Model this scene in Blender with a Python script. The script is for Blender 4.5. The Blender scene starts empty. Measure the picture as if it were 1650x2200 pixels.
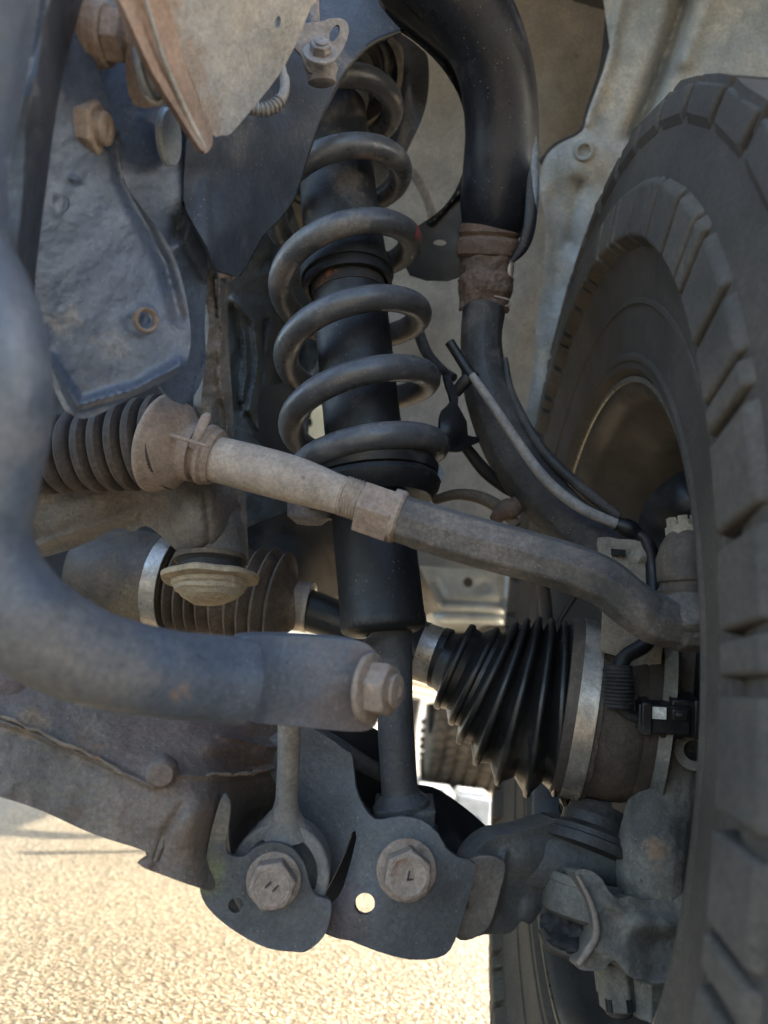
import bpy, bmesh, math, random
import numpy as np
from mathutils import Vector, Matrix, noise
from mathutils.geometry import delaunay_2d_cdt
random.seed(4)
S = bpy.context.scene
C = bpy.data.collections.new("suspension"); S.collection.children.link(C)

# ------------------------------------------------------------------ camera
F = 1600.0
CAM = Matrix.Translation((0, 0, .34)) @ Matrix.Rotation(math.radians(103.5), 4, 'X') @ Matrix.Rotation(math.radians(7), 4, 'Z')
cd = bpy.data.cameras.new("camera"); cam = bpy.data.objects.new("camera", cd); C.objects.link(cam)
cam.matrix_world = CAM
cd.sensor_fit = 'VERTICAL'; cd.sensor_height = 36; cd.lens = F/2200*36
cd.clip_start = .02; cd.clip_end = 300
cd.dof.use_dof = True; cd.dof.focus_distance = .46; cd.dof.aperture_fstop = 7.0
S.camera = cam
# ------------------------------------------------------------------ light
w = bpy.data.worlds.new("World"); S.world = w; w.use_nodes = True
nt = w.node_tree; bg = nt.nodes['Background']; sky = nt.nodes.new('ShaderNodeTexSky')
sky.sky_type = 'NISHITA'; sky.sun_disc = False
SUN_EL, SUN_AZ = 24, 62
sky.dust_density = 3; sky.ozone_density = .6
sky.sun_elevation = math.radians(SUN_EL); sky.sun_rotation = math.radians(SUN_AZ)
bg.inputs[1].default_value = .12
nt.links.new(sky.outputs[0], bg.inputs[0])
sl = bpy.data.lights.new("sun", 'SUN'); sl.energy = 3.0; sl.angle = math.radians(.6); sl.color = (1, .93, .82)
so = bpy.data.objects.new("sun", sl); C.objects.link(so)
az, el = math.radians(SUN_AZ), math.radians(SUN_EL)
sdir = Vector((math.sin(az)*math.cos(el), math.cos(az)*math.cos(el), math.sin(el)))
so.rotation_euler = sdir.to_track_quat('Z', 'Y').to_euler()
S.view_settings.view_transform = 'Standard'; S.view_settings.look = 'None'
S.view_settings.exposure = 2.8; S.view_settings.gamma = 1
S.cycles.use_denoising = True; S.cycles.max_bounces = 8; S.cycles.diffuse_bounces = 6

# ------------------------------------------------------------------ helpers
def P(x, y, d): return CAM @ Vector(((x-825)/F*d, (1100-y)/F*d, -d))
def V(x, y, z): return (CAM.to_3x3() @ Vector((x, z, -y))).normalized()   # right, forward, up of the view
RIGHT, FWD, UP = Vector((1, 0, 0)), Vector((0, 1, 0)), Vector((0, 0, 1))

class M:
    def __init__(s): s.v = []; s.f = []
    def add(s, vs, fs):
        n = len(s.v); s.v += [Vector(v) for v in vs]; s.f += [tuple(i+n for i in f) for f in fs]; return s
    def join(s, o): return s.add(o.v, o.f)

def obj(name, m, mt, parent=None, sharp=35, kind=None, label=None, mods=()):
    for k in mods:
        if isinstance(k, solid): thick(m, k.t)
    me = bpy.data.meshes.new(name)
    c = sum(m.v, Vector())/len(m.v)
    me.from_pydata([v-c for v in m.v], [], m.f); me.validate(); me.update()
    for p in me.polygons: p.use_smooth = True
    me.set_sharp_from_angle(angle=math.radians(sharp))
    me.materials.append(mt)
    o = bpy.data.objects.new(name, me); C.objects.link(o)
    o.location = c
    if parent:
        b = parent.location if parent.parent is None else parent.parent.location + parent.location
        o.location = c - b; o.parent = parent
    if kind: o['kind'] = kind
    if label: o['label'] = label
    for f in mods:
        if not isinstance(f, solid): f(o)
    return o
def thing(name, loc, label, cat, group=None):
    o = bpy.data.objects.new(name, None); C.objects.link(o); o.location = loc; o.empty_display_size = .02
    o['label'] = label; o['category'] = cat
    if group: o['group'] = group
    return o
def tag(o, label, cat, group=None):
    o['label'] = label; o['category'] = cat
    if group: o['group'] = group
    return o
def fixn(m):
    bm = bmesh.new()
    vs = [bm.verts.new(v) for v in m.v]
    for f in m.f:
        try: bm.faces.new([vs[i] for i in f])
        except ValueError: pass
    bmesh.ops.remove_doubles(bm, verts=bm.verts, dist=1e-5)
    bmesh.ops.recalc_face_normals(bm, faces=bm.faces)
    r = M(); bm.verts.index_update()
    r.v = [v.co.copy() for v in bm.verts]; r.f = [tuple(v.index for v in f.verts) for f in bm.faces]
    bm.free(); return r
# modifiers
class solid:
    def __init__(s, t): s.t = t
def thick(m, t):
    """give a sheet its thickness away from the viewer, along its mean normal"""
    nn = Vector()
    for f in m.f:
        a, b, c = [m.v[i] for i in f[:3]]; nn += (b-a).cross(c-a)
    nn.normalize(); c = sum(m.v, Vector())/len(m.v); vw = (c-CAM.translation).normalized()
    if nn.dot(vw) > 0: nn = -nn
    dr = (-nn*.7+vw*.5).normalized()
    e = {}
    for f in m.f:
        for i in range(len(f)): e[(f[i], f[(i+1) % len(f)])] = 1
    n = len(m.v); m.v = m.v+[v+dr*t for v in m.v]
    m.f = m.f+[tuple(i+n for i in f[::-1]) for f in m.f]+[(b, a, a+n, b+n) for (a, b) in e if (b, a) not in e]
    return m
def bevel(w, seg=2, ang=40):
    def f(o):
        m = o.modifiers.new('b', 'BEVEL'); m.width = w; m.segments = seg; m.limit_method = 'ANGLE'; m.angle_limit = math.radians(ang)
    return f
def subs(n=1):
    def f(o): m = o.modifiers.new('u', 'SUBSURF'); m.levels = n; m.render_levels = n
    return f
def remesh(vox=.0012, it=4, rough=0, rscale=.02):
    def f(o):
        m = o.modifiers.new('r', 'REMESH'); m.mode = 'VOXEL'; m.voxel_size = vox; m.use_smooth_shade = True
        m = o.modifiers.new('c', 'SMOOTH'); m.iterations = it; m.factor = .5
        if rough:
            t = bpy.data.textures.new('clouds', 'CLOUDS'); t.noise_scale = rscale; t.noise_depth = 3
            m = o.modifiers.new('d', 'DISPLACE'); m.texture = t; m.strength = rough; m.mid_level = .5; m.texture_coords = 'GLOBAL'
    return f

def catmull(pts, n, closed=False):
    pts = [np.array(p, float) for p in pts]; out = []; N = len(pts)
    rng = N if closed else N-1
    for i in range(rng):
        if closed: a, b, c, d = pts[i-1], pts[i], pts[(i+1) % N], pts[(i+2) % N]
        else:
            b, c = pts[i], pts[i+1]; a = pts[i-1] if i else 2*b-c; d = pts[i+2] if i+2 < N else 2*c-b
        for k in range(n):
            t = k/n
            out.append(.5*((2*b)+(-a+c)*t+(2*a-5*b+4*c-d)*t*t+(-a+3*b-3*c+d)*t**3))
    if not closed: out.append(pts[-1])
    return out
def sweep(path, rad, seg=20, asp=1.0, upv=None, sect=None, caps=True):
    """path: list of world points; rad: radius list; sect: list of (a,b) unit section"""
    m = M(); n = len(path); up = upv or V(0, -1, 0)
    prev = None
    if sect is None: sect = [(math.cos(2*math.pi*k/seg), math.sin(2*math.pi*k/seg)*asp) for k in range(seg)]
    seg = len(sect)
    for i, p in enumerate(path):
        t = (path[min(i+1, n-1)]-path[max(i-1, 0)]).normalized()
        u = up if prev is None else prev
        u = (u-t*u.dot(t)).normalized(); prev = u; w_ = t.cross(u)
        for (a, b) in sect: m.v.append(p+w_*a*rad[i]+u*b*rad[i])
    for i in range(n-1):
        for k in range(seg):
            a = i*seg+k; b = i*seg+(k+1) % seg
            m.f.append((a, b, b+seg, a+seg))
    if caps:
        m.f.append(tuple(range(seg))[::-1]); m.f.append(tuple((n-1)*seg+k for k in range(seg)))
    return m
def tube(pts, n=8, seg=20, **k):
    """pts: (px, py, depth, radius_px)"""
    q = catmull(pts, n)
    return fixn(sweep([P(a[0], a[1], a[2]) for a in q], [max(a[3], .5)*a[2]/F for a in q], seg, **k))
def tubem(pts, r, n=8, seg=12, **k):
    q = catmull([tuple(p) for p in pts], n)
    return fixn(sweep([Vector(a) for a in q], [r]*len(q), seg, **k))
def lathe(A, B, prof, seg=48, a0=0, a1=2*math.pi):
    """prof: (fraction along AB, radius in m)"""
    ax = (B-A); L = ax.length; ax.normalize()
    u = ax.orthogonal().normalized(); w_ = ax.cross(u); m = M(); full = abs(a1-a0-2*math.pi) < 1e-4
    ns = seg if full else seg+1
    for (t, r) in prof:
        for k in range(ns):
            a = a0+(a1-a0)*k/seg
            m.v.append(A+ax*t*L+(u*math.cos(a)+w_*math.sin(a))*max(r, 1e-5))
    for i in range(len(prof)-1):
        for k in range(seg):
            a = i*ns+k; b = i*ns+(k+1) % ns
            m.f.append((a, b, b+ns, a+ns))
    return fixn(m)
def lathe_px(a, b, prof, seg=48):
    """a, b: (px,py,d) of the axis; prof: (fraction, radius px)"""
    A, B = P(*a), P(*b)
    return lathe(A, B, [(t, r*(a[2]+(b[2]-a[2])*t)/F) for t, r in prof], seg)
def wobble(m, amp, sc):
    for v in m.v:
        v += noise.noise_vector(v*sc)*amp
    return m
def box(c, ax, ay, az, sx, sy, sz):
    m = M(); vs = []
    for k in (-1, 1):
        for j in (-1, 1):
            for i in (-1, 1): vs.append(c+ax*i*sx/2+ay*j*sy/2+az*k*sz/2)
    return m.add(vs, [(0, 2, 3, 1), (4, 5, 7, 6), (0, 1, 5, 4), (2, 6, 7, 3), (0, 4, 6, 2), (1, 3, 7, 5)])
def inpoly(x, y, poly):
    c = False; n = len(poly); j = n-1
    for i in range(n):
        xi, yi = poly[i]; xj, yj = poly[j]
        if (yi > y) != (yj > y) and x < (xj-xi)*(y-yi)/(yj-yi)+xi: c = not c
        j = i
    return c
def inpolyv(Q, poly):
    p = np.array(poly, float); q = np.roll(p, 1, 0); c = np.zeros(len(Q), bool)
    x, y = Q[:, 0], Q[:, 1]
    for (xi, yi), (xj, yj) in zip(p, q):
        if yi == yj: continue
        c ^= ((yi > y) != (yj > y)) & (x < (xj-xi)*(y-yi)/(yj-yi)+xi)
    return c
def tps(ctrl):
    c = np.array(ctrl, float); X = c[:, :2]/500.; y = 1/c[:, 2]
    n = len(c)
    if n == 1: return lambda q: np.full(len(q), c[0, 2])
    def U(r2): return np.where(r2 > 1e-12, r2*np.log(r2+1e-12), 0)
    if n < 3:
        A = np.c_[np.ones(n), X]; w_ = np.linalg.lstsq(A, y, rcond=None)[0]
        return lambda q: 1/(np.c_[np.ones(len(q)), q/500.] @ w_)
    K = U(((X[:, None]-X[None])**2).sum(-1))+np.eye(n)*1e-6
    Pm = np.c_[np.ones(n), X]; A = np.zeros((n+3, n+3)); A[:n, :n] = K; A[:n, n:] = Pm; A[n:, :n] = Pm.T
    s = np.linalg.lstsq(A, np.r_[y, 0, 0, 0], rcond=None)[0]
    def f(q):
        q = q/500.; k = U(((q[:, None]-X[None])**2).sum(-1))
        return 1/np.clip(k @ s[:n]+np.c_[np.ones(len(q)), q] @ s[n:], .2, 30)
    return f
def segdist(q, poly):
    best = np.full(len(q), 1e9)
    for a, b in zip(poly[:-1], poly[1:]):
        a = np.array(a, float); b = np.array(b, float); ab = b-a
        t = np.clip(((q-a) @ ab)/(ab @ ab+1e-9), 0, 1)
        best = np.minimum(best, np.linalg.norm(q-(a+t[:, None]*ab), axis=1))
    return best
def panel(out, ctrl, step=22, smooth=4, holes=(), bumps=(), ridges=(), nz=(0, 1), jag=0):
    """pressed sheet: outline in px, depth from control points, bumps (x,y,rx,ry,h[mm],ang), ridges (polyline,width,h mm) raised towards the viewer"""
    o = [tuple(p) for p in (catmull(out, smooth, True) if smooth > 1 else out)]
    if jag:
        o = [(x+random.uniform(-jag, jag), y+random.uniform(-jag, jag)) for x, y in o]
    if ridges: step = min(step, max(4.5, min(r[1] for r in ridges)*.55))
    # resample straight edges
    rs = []
    for i, p in enumerate(o):
        q = o[(i+1) % len(o)]; L = math.hypot(q[0]-p[0], q[1]-p[1]); k = max(1, int(L/step))
        for j in range(k): rs.append((p[0]+(q[0]-p[0])*j/k, p[1]+(q[1]-p[1])*j/k))
    o = rs; pts = list(o); edges = [(i, (i+1) % len(o)) for i in range(len(o))]
    hp = []
    for (hx, hy, ha, hb, ang) in holes:
        k = 20; s = len(pts); ca, sa = math.cos(math.radians(ang)), math.sin(math.radians(ang))
        h = [(hx+ha*math.cos(2*math.pi*i/k)*ca-hb*math.sin(2*math.pi*i/k)*sa, hy+ha*math.cos(2*math.pi*i/k)*sa+hb*math.sin(2*math.pi*i/k)*ca) for i in range(k)]
        hp.append(h); pts += h; edges += [(s+i, s+(i+1) % k) for i in range(k)]
    A = np.array(o); x0, y0 = A.min(0); x1, y1 = A.max(0)
    allb = np.array(pts)
    G = []; gy = y0+step/2; row = 0
    while gy < y1:
        xs = np.arange(x0+step/2+(step/2 if row % 2 else 0), x1, step)
        G.append(np.c_[xs, np.full(len(xs), gy)]); gy += step*.87; row += 1
    if G:
        G = np.concatenate(G); G = G[inpolyv(G, o)]
        for h in hp: G = G[~inpolyv(G, h)]
        if len(G):
            near = np.concatenate([((allb[None]-g[:, None])**2).sum(-1).min(1) for g in np.array_split(G, max(1, len(G)//400))])
            pts += [tuple(g) for g in G[near > (step*.5)**2]]
    r = delaunay_2d_cdt([Vector(p) for p in pts], edges, [], 0, 1e-4)
    vs, fs = r[0], r[2]
    q = np.array([tuple(v) for v in vs]); d = tps(ctrl)(q)
    for (bx, by, rx, ry, h, ang) in bumps:
        ca, sa = math.cos(math.radians(ang)), math.sin(math.radians(ang))
        dx, dy = q[:, 0]-bx, q[:, 1]-by; u = (dx*ca+dy*sa)/rx; v = (-dx*sa+dy*ca)/ry
        d = d-h/1000*np.exp(-(u*u+v*v)**1.5)
    for (pl, wd, h) in ridges:
        sd = segdist(q, pl); d = d-h/1000*np.exp(-(sd/wd)**2)
    if nz[0]:
        d = d+np.array([noise.fractal(Vector((a/nz[1], b/nz[1], 3.3)), 1., 2., 3)*.6 for a, b in q])*nz[0]/1000
    m = M(); m.v = [P(q[i, 0], q[i, 1], d[i]) for i in range(len(q))]
    ce = np.array([q[list(f)].mean(0) for f in fs]); ok = inpolyv(ce, o)
    for h in hp: ok &= ~inpolyv(ce, h)
    for fi, f in enumerate(fs):
        if not ok[fi]: continue
        a, b, c = [m.v[i] for i in f[:3]]
        nn = (b-a).cross(c-a)
        f = tuple(f)
        if nn.dot(CAM.translation-a) < 0: f = f[::-1]
        m.f.append(f)
    used = sorted({i for f in m.f for i in f}); mp = {j: i for i, j in enumerate(used)}
    m.v = [m.v[i] for i in used]; m.f = [tuple(mp[i] for i in f) for f in m.f]
    return m
def hexm(c, ax, r, h, r2=None, rot=0, dome=.12):
    """hexagonal head: base centre c, axis ax, corner radius r"""
    ax = ax.normalized(); u = ax.orthogonal().normalized(); w_ = ax.cross(u); m = M(); r2 = r2 or r
    rings = [(0, r, 6), (h*(1-dome), r, 6), (h, r2*.86, 12)]
    k = 12
    for (t, rr, n) in rings:
        for i in range(k):
            a = 2*math.pi*i/k+rot
            q = rr if (n == 12 or i % 2 == 0) else rr*.866
            m.v.append(c+ax*t+(u*math.cos(a)+w_*math.sin(a))*q)
    for j in range(2):
        for i in range(k):
            a = j*k+i; b = j*k+(i+1) % k; m.f.append((a, b, b+k, a+k))
    m.f.append(tuple(range(k))[::-1]); m.f.append(tuple(2*k+i for i in range(k)))
    return fixn(m)
def bolt(parent, c, ax, rf, rh, h, mt, hf=None, marks=None, mmark=None, stud=0, name='bolt', rot=.2, mhead=None):
    """washer/flange + hex head (+ stud), as part and sub-parts"""
    ax = ax.normalized(); hf = hf or rf*.18
    wsh = obj('washer' if name == 'bolt' else 'flange', wobble(lathe(c, c+ax*hf, [(0, rf*.6), (0, rf*.97), (.35, rf), (.8, rf*.98), (1, rf*.9), (1, rh*.6), (1.0, 0)]), rf*.015, 300), mt, parent, 30)
    hd = obj('hex_head' if not stud else 'hex_nut', hexm(c+ax*hf, ax, rh, h, rot=rot), mhead or mt, parent, 25, mods=(bevel(rh*.05, 2, 30),))
    if stud:
        obj('stud', lathe(c+ax*(hf+h), c+ax*(hf+h+stud), [(0, rh*.62), (.1, rh*.56), (.2, rh*.62), (.3, rh*.56), (.4, rh*.62), (.5, rh*.56), (.6, rh*.62), (.9, rh*.58), (1, rh*.48), (1, rh*.25), (.8, rh*.2), (.8, 0)]), mt, parent)
    return wsh, hd

# ------------------------------------------------------------------ materials
def mat(name, base, dirt=(.3, .25, .2), damt=.35, dscale=14, rough=.6, metal=0., rust=None, ramt=.3, rscale=30, speck=.25, speckc=(.45, .4, .35), bump=.25, bscale=260, spec=.4, drough=.9, coat=0, stains=()):
    mt = bpy.data.materials.new(name); mt.use_nodes = True; n = mt.node_tree.nodes; l = mt.node_tree.links
    b = n['Principled BSDF']
    geo = n.new('ShaderNodeNewGeometry')
    def no(scale, det=8, rg=.6, off=0, dist=0):
        t = n.new('ShaderNodeTexNoise'); t.inputs['Scale'].default_value = scale; t.inputs['Detail'].default_value = det
        t.inputs['Roughness'].default_value = rg; t.inputs['Distortion'].default_value = dist
        mp = n.new('ShaderNodeMapping'); mp.inputs['Location'].default_value = (off, off*1.7, off*.3)
        l.new(geo.outputs['Position'], mp.inputs[0]); l.new(mp.outputs[0], t.inputs[0]); return t.outputs[0]
    def rng(x, a, c, lo=0., hi=1.):
        m_ = n.new('ShaderNodeMapRange'); m_.clamp = True
        m_.inputs[1].default_value = a; m_.inputs[2].default_value = c; m_.inputs[3].default_value = lo; m_.inputs[4].default_value = hi
        l.new(x, m_.inputs[0]); return m_.outputs[0]
    def mix(f, a, c):
        m_ = n.new('ShaderNodeMix'); m_.data_type = 'RGBA'
        l.new(f, m_.inputs[0])
        for s, x in ((6, a), (7, c)):
            if isinstance(x, tuple): m_.inputs[s].default_value = (*x, 1)
            else: l.new(x, m_.inputs[s])
        return m_.outputs[2]
    off = random.uniform(0, 50)
    f1 = rng(no(dscale, 9, .65, off, .4), .62-damt*.45, .78-damt*.3)
    col = mix(rng(no(dscale*2.3, 6, .6, off+3), .3, .7), tuple(c*.6 for c in base), tuple(min(1, c*1.4) for c in base))
    col = mix(f1, col, mix(rng(no(dscale*5, 6, .7, off+9), .35, .65), tuple(c*.7 for c in dirt), tuple(min(1, c*1.2) for c in dirt)))
    if rust:
        fr = rng(no(rscale, 10, .7, off+21, .3), .72-ramt*.45, .8-ramt*.45)
        col = mix(fr, col, mix(rng(no(rscale*4, 5, .6, off+31), .35, .65), tuple(c*.5 for c in rust), rust))
    if damt >= .16:
        sx = n.new('ShaderNodeSeparateXYZ'); l.new(geo.outputs['Normal'], sx.inputs[0])
        upf = n.new('ShaderNodeMath'); upf.operation = 'MULTIPLY'; l.new(rng(sx.outputs[2], .35, .95), upf.inputs[0]); l.new(rng(no(70, 8, .75, off+71), .42, .6, .0, .75), upf.inputs[1])
        col = mix(upf.outputs[0], col, tuple(c*.8 for c in dirt))
    for (sp_, sr, sc_) in stains:
        vd = n.new('ShaderNodeVectorMath'); vd.operation = 'DISTANCE'; vd.inputs[1].default_value = sp_
        l.new(geo.outputs['Position'], vd.inputs[0])
        a_ = n.new('ShaderNodeMath'); a_.operation = 'DIVIDE'; a_.inputs[1].default_value = sr; l.new(vd.outputs['Value'], a_.inputs[0])
        b_ = n.new('ShaderNodeMath'); b_.operation = 'MULTIPLY_ADD'; b_.inputs[1].default_value = 2.6; l.new(no(1.1/sr, 8, .7, off+sr*100, .5), b_.inputs[0]); l.new(a_.outputs[0], b_.inputs[2])
        col = mix(rng(b_.outputs[0], 1.85, 2.4, .9, 0), col, mix(rng(no(250, 5, .7, off), .3, .7), tuple(c*.6 for c in sc_), sc_))
    fine = no(420, 5, .7, off+5)
    col = mix(rng(no(900, 3, .8, off+41), .35, .7, 0, .5), col, tuple(min(1, c*1.45+.002) for c in base))
    pt = n.new('ShaderNodeMath'); pt.operation = 'MULTIPLY'; l.new(rng(no(150, 9, .85, off+51), .585, .61), pt.inputs[0]); l.new(rng(no(9, 4, .6, off+61), .45, .62, 0, min(1, .05+speck*1.5)), pt.inputs[1])
    col = mix(pt.outputs[0], col, dirt)
    pd = n.new('ShaderNodeMath'); pd.operation = 'MULTIPLY'; l.new(rng(no(120, 9, .85, off+81), .40, .375), pd.inputs[0]); l.new(rng(no(14, 5, .6, off+91), .45, .6, 0, .85), pd.inputs[1])
    col = mix(pd.outputs[0], col, tuple(c*.3 for c in base))
    col = mix(rng(fine, .35, .7, 0, .6), col, tuple(c*.45 for c in base))
    if speck:
        v = n.new('ShaderNodeTexVoronoi'); v.inputs['Scale'].default_value = 330; l.new(geo.outputs['Position'], v.inputs[0])
        big = no(60, 4, .6, off+13)
        thr = n.new('ShaderNodeMath'); thr.operation = 'MULTIPLY'; l.new(rng(v.outputs[0], .07, .15, .7, 0), thr.inputs[0]); l.new(rng(big, .46, .6, 0, speck*2.4), thr.inputs[1])
        thr.use_clamp = True
        col = mix(thr.outputs[0], col, speckc)
    l.new(col, b.inputs['Base Color'])
    r_ = rng(no(dscale*3, 6, .6, off+17), .3, .7, max(.05, rough-.12), min(1, rough+.12))
    mr = n.new('ShaderNodeMix'); mr.data_type = 'FLOAT'; l.new(f1, mr.inputs[0]); l.new(r_, mr.inputs[2]); mr.inputs[3].default_value = drough
    l.new(mr.outputs[0], b.inputs['Roughness'])
    if metal:
        mm = n.new('ShaderNodeMix'); mm.data_type = 'FLOAT'; l.new(f1, mm.inputs[0]); mm.inputs[2].default_value = metal; mm.inputs[3].default_value = metal*.2
        l.new(mm.outputs[0], b.inputs['Metallic'])
    b.inputs['Specular IOR Level'].default_value = spec
    if coat: b.inputs['Coat Weight'].default_value = coat
    bp = n.new('ShaderNodeBump'); bp.inputs['Strength'].default_value = min(1, bump*1.5); bp.inputs['Distance'].default_value = .0012
    hs = n.new('ShaderNodeMath'); hs.operation = 'ADD'; l.new(no(bscale, 6, .65, off+2), hs.inputs[0]); l.new(no(bscale*.25, 5, .6, off+7), hs.inputs[1])
    l.new(hs.outputs[0], bp.inputs['Height']); l.new(bp.outputs[0], b.inputs['Normal'])
    return mt
TAN = (.34, .27, .2); BR = (.17, .12, .085); GB = (.30, .27, .23)
m_frame = mat('frame_blue_grey', (.070, .090, .130), (.24, .23, .21), .2, 12, .33, rust=(.42, .27, .16), ramt=.06, speck=.3, spec=.6, stains=((P(245, 740, .335), .011, (.30, .27, .22)), (P(150, 690, .32), .010, (.36, .31, .25)), (P(150, 385, .32), .0035, (.5, .36, .24)), (P(400, 720, .37), .018, (.2, .19, .2))))
m_frame2 = mat('frame_dark', (.03, .036, .05), (.17, .15, .14), .18, 20, .5, speck=.4, spec=.45, bump=.4)
m_gusset = mat('gusset_paint', (.038, .046, .062), (.22, .2, .18), .16, 18, .45, speck=.4, spec=.5, bump=.35, stains=((P(560, 410, .45), .016, (.2, .165, .13)), (P(480, 480, .43), .02, (.17, .2, .23))))
m_bar = mat('sway_bar_paint', (.072, .088, .118), (.2, .195, .19), .22, 16, .36, rust=(.36, .24, .17), ramt=.12, rscale=22, speck=.25, spec=.5, stains=((P(800, 1550, .325), .034, (.15, .10, .08)), (P(150, 1440, .25), .03, (.2, .185, .17)), (P(780, 1400, .32), .008, (.19, .13, .1)), (P(400, 1500, .27), .006, (.3, .2, .14)), (P(755, 1450, .31), .012, (.33, .3, .27))))
m_arm = mat('arm_cast_rusty', (.125, .108, .094), (.24, .2, .165), .4, 16, .7, rust=(.2, .13, .105), ramt=.4, rscale=24, speck=.35, bump=.7, bscale=170, stains=((P(400, 1590, .405), .045, (.19, .125, .10)), (P(520, 1600, .44), .04, (.13, .08, .07)), (P(430, 1740, .385), .03, (.2, .14, .11)), (P(-20, 1420, .38), .025, (.15, .11, .12)), (P(200, 1570, .385), .012, (.33, .2, .12)), (P(60, 1560, .38), .01, (.33, .22, .13))))
m_tab = mat('arm_plate', (.088, .092, .098), (.2, .185, .165), .22, 14, .55, rust=(.19, .13, .115), ramt=.25, rscale=14, speck=.35, bump=.4, stains=((P(440, 1880, .386), .013, (.25, .27, .12)), (P(465, 1770, .386), .014, (.3, .26, .2)), (P(740, 1960, .41), .016, (.15, .105, .1))))
m_weld = mat('weld_bead_rust', (.15, .12, .095), (.24, .195, .15), .45, 40, .8, rust=(.33, .19, .11), ramt=.4, rscale=50, speck=.2, bump=1.)
m_tabd = mat('arm_end_grey', (.10, .10, .098), (.2, .175, .15), .3, 18, .6, rust=(.16, .09, .075), ramt=.15, rscale=16, speck=.3, bump=.4)
m_bolt = mat('bolt_rusty', (.28, .22, .18), (.36, .29, .23), .4, 60, .7, rust=(.3, .16, .09), ramt=.3, rscale=70, speck=.3, bump=.5, bscale=420, metal=.15)
m_nut = mat('nut_dusty_brown', (.27, .20, .16), (.40, .33, .27), .4, 50, .75, speck=.1, bump=.5)
m_rod = mat('tie_rod_dusty', (.36, .30, .25), (.5, .41, .33), .45, 30, .75, rust=(.33, .2, .13), ramt=.2, rscale=50, speck=.35, bump=.4, bscale=350)
m_rodend = mat('tie_rod_end', (.075, .072, .07), (.26, .22, .19), .34, 16, .6, speck=.35, bump=.4)
m_boot = mat('steering_boot_rubber', (.042, .036, .033), (.13, .10, .085), .3, 22, .75, speck=.06, bump=.25)
m_bootd = mat('boot_dust', (.27, .205, .165), (.38, .3, .24), .45, 26, .85, speck=.08, bump=.3)
m_cv = mat('cv_rubber', (.012, .012, .012), (.10, .085, .07), .10, 20, .38, speck=.06, bump=.12, spec=.5)
m_cvd = mat('inner_boot_rubber', (.085, .066, .052), (.2, .155, .12), .5, 30, .7, speck=.08, bump=.25)
m_clamp = mat('band_clamp', (.45, .41, .36), (.28, .23, .19), .3, 30, .35, metal=.75, rust=(.25, .17, .12), ramt=.12, speck=.15, bump=.15)
m_joint = mat('joint_housing', (.06, .048, .04), (.2, .155, .11), .36, 18, .5, rust=(.2, .125, .08), ramt=.2, rscale=20, speck=.15, bump=.4, stains=((P(310, 1320, .55), .03, (.3, .23, .15)),))
m_spring = mat('spring_paint', (.066, .069, .078), (.27, .23, .195), .22, 26, .34, speck=.3, bump=.15, spec=.6, stains=((P(590, 600, .5), .018, (.25, .215, .195)), (P(585, 700, .5), .012, (.2, .175, .165)), (P(790, 360, .52), .014, (.3, .2, .16)), (P(745, 210, .54), .014, (.24, .2, .16)), (P(860, 200, .6), .02, (.5, .43, .33)), (P(700, 370, .52), .008, (.3, .21, .17))))
m_strut = mat('strut_black', (.011, .012, .014), (.10, .09, .08), .09, 22, .5, speck=.25, bump=.18, spec=.45)
m_strutd = mat('strut_dust_cover', (.013, .014, .017), (.17, .145, .12), .18, 24, .55, speck=.2, bump=.2, stains=((P(745, 390, .53), .016, (.15, .125, .1)),))
m_strutf = mat('strut_fork', (.05, .052, .056), (.18, .165, .15), .22, 22, .55, speck=.35, bump=.4)
m_link = mat('link_grey', (.19, .178, .165), (.32, .285, .25), .4, 30, .7, speck=.35, bump=.5)
m_rub = mat('rubber', (.025, .025, .026), (.12, .11, .1), .2, 30, .7, speck=.1)
m_uca = mat('upper_arm_paint', (.012, .014, .02), (.12, .115, .11), .14, 18, .36, speck=.3, bump=.12, spec=.32)
m_rustb = mat('ball_joint_grime', (.10, .07, .055), (.2, .135, .105), .45, 40, .8, rust=(.28, .13, .07), ramt=.25, rscale=60, speck=.1, bump=.8)
m_knu = mat('knuckle_cast', (.14, .132, .115), (.27, .235, .19), .42, 24, .7, rust=(.36, .22, .13), ramt=.14, rscale=30, speck=.4, bump=.9, bscale=150, stains=((P(1400, 1740, .44), .025, (.04, .042, .045)), (P(1405, 1830, .43), .009, (.36, .2, .11))))
m_knud = mat('knuckle_dark', (.035, .034, .034), (.16, .14, .12), .3, 22, .55, speck=.3, bump=.4)
m_liner = mat('liner_dusty', (.235, .225, .208), (.33, .31, .275), .4, 9, .9, speck=.1, bump=.9, bscale=95, spec=.2)
m_fend = mat('inner_fender_primer', (.24, .255, .26), (.47, .43, .36), .32, 16, .6, speck=.5, speckc=(.7, .62, .5), bump=.5, bscale=130)
m_tyre = mat('tyre_rubber', (.058, .051, .044), (.13, .108, .085), .36, 5, .75, speck=.04, bump=.12, bscale=200, spec=.3)
m_lug = mat('tyre_lug', (.064, .057, .049), (.14, .118, .094), .42, 8, .8, speck=.04, bump=.2, spec=.3)
m_rim = mat('rim_back', (.036, .038, .042), (.075, .068, .06), .4, 9, .42, speck=.05, bump=.08, metal=.3)
m_lip = mat('rim_lip', (.16, .155, .135), (.2, .18, .14), .3, 9, .3, speck=.05, metal=.6, bump=.1)
m_skid = mat('bracket_beige', (.33, .31, .285), (.19, .21, .235), .45, 26, .8, rust=(.30, .2, .14), ramt=.12, rscale=40, speck=.35, bump=.6, stains=((P(370, 60, .30), .012, (.24, .165, .12)), (P(400, 150, .315), .012, (.24, .165, .12)), (P(440, 250, .33), .012, (.26, .18, .13)), (P(345, -30, .29), .012, (.24, .165, .12))))
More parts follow.
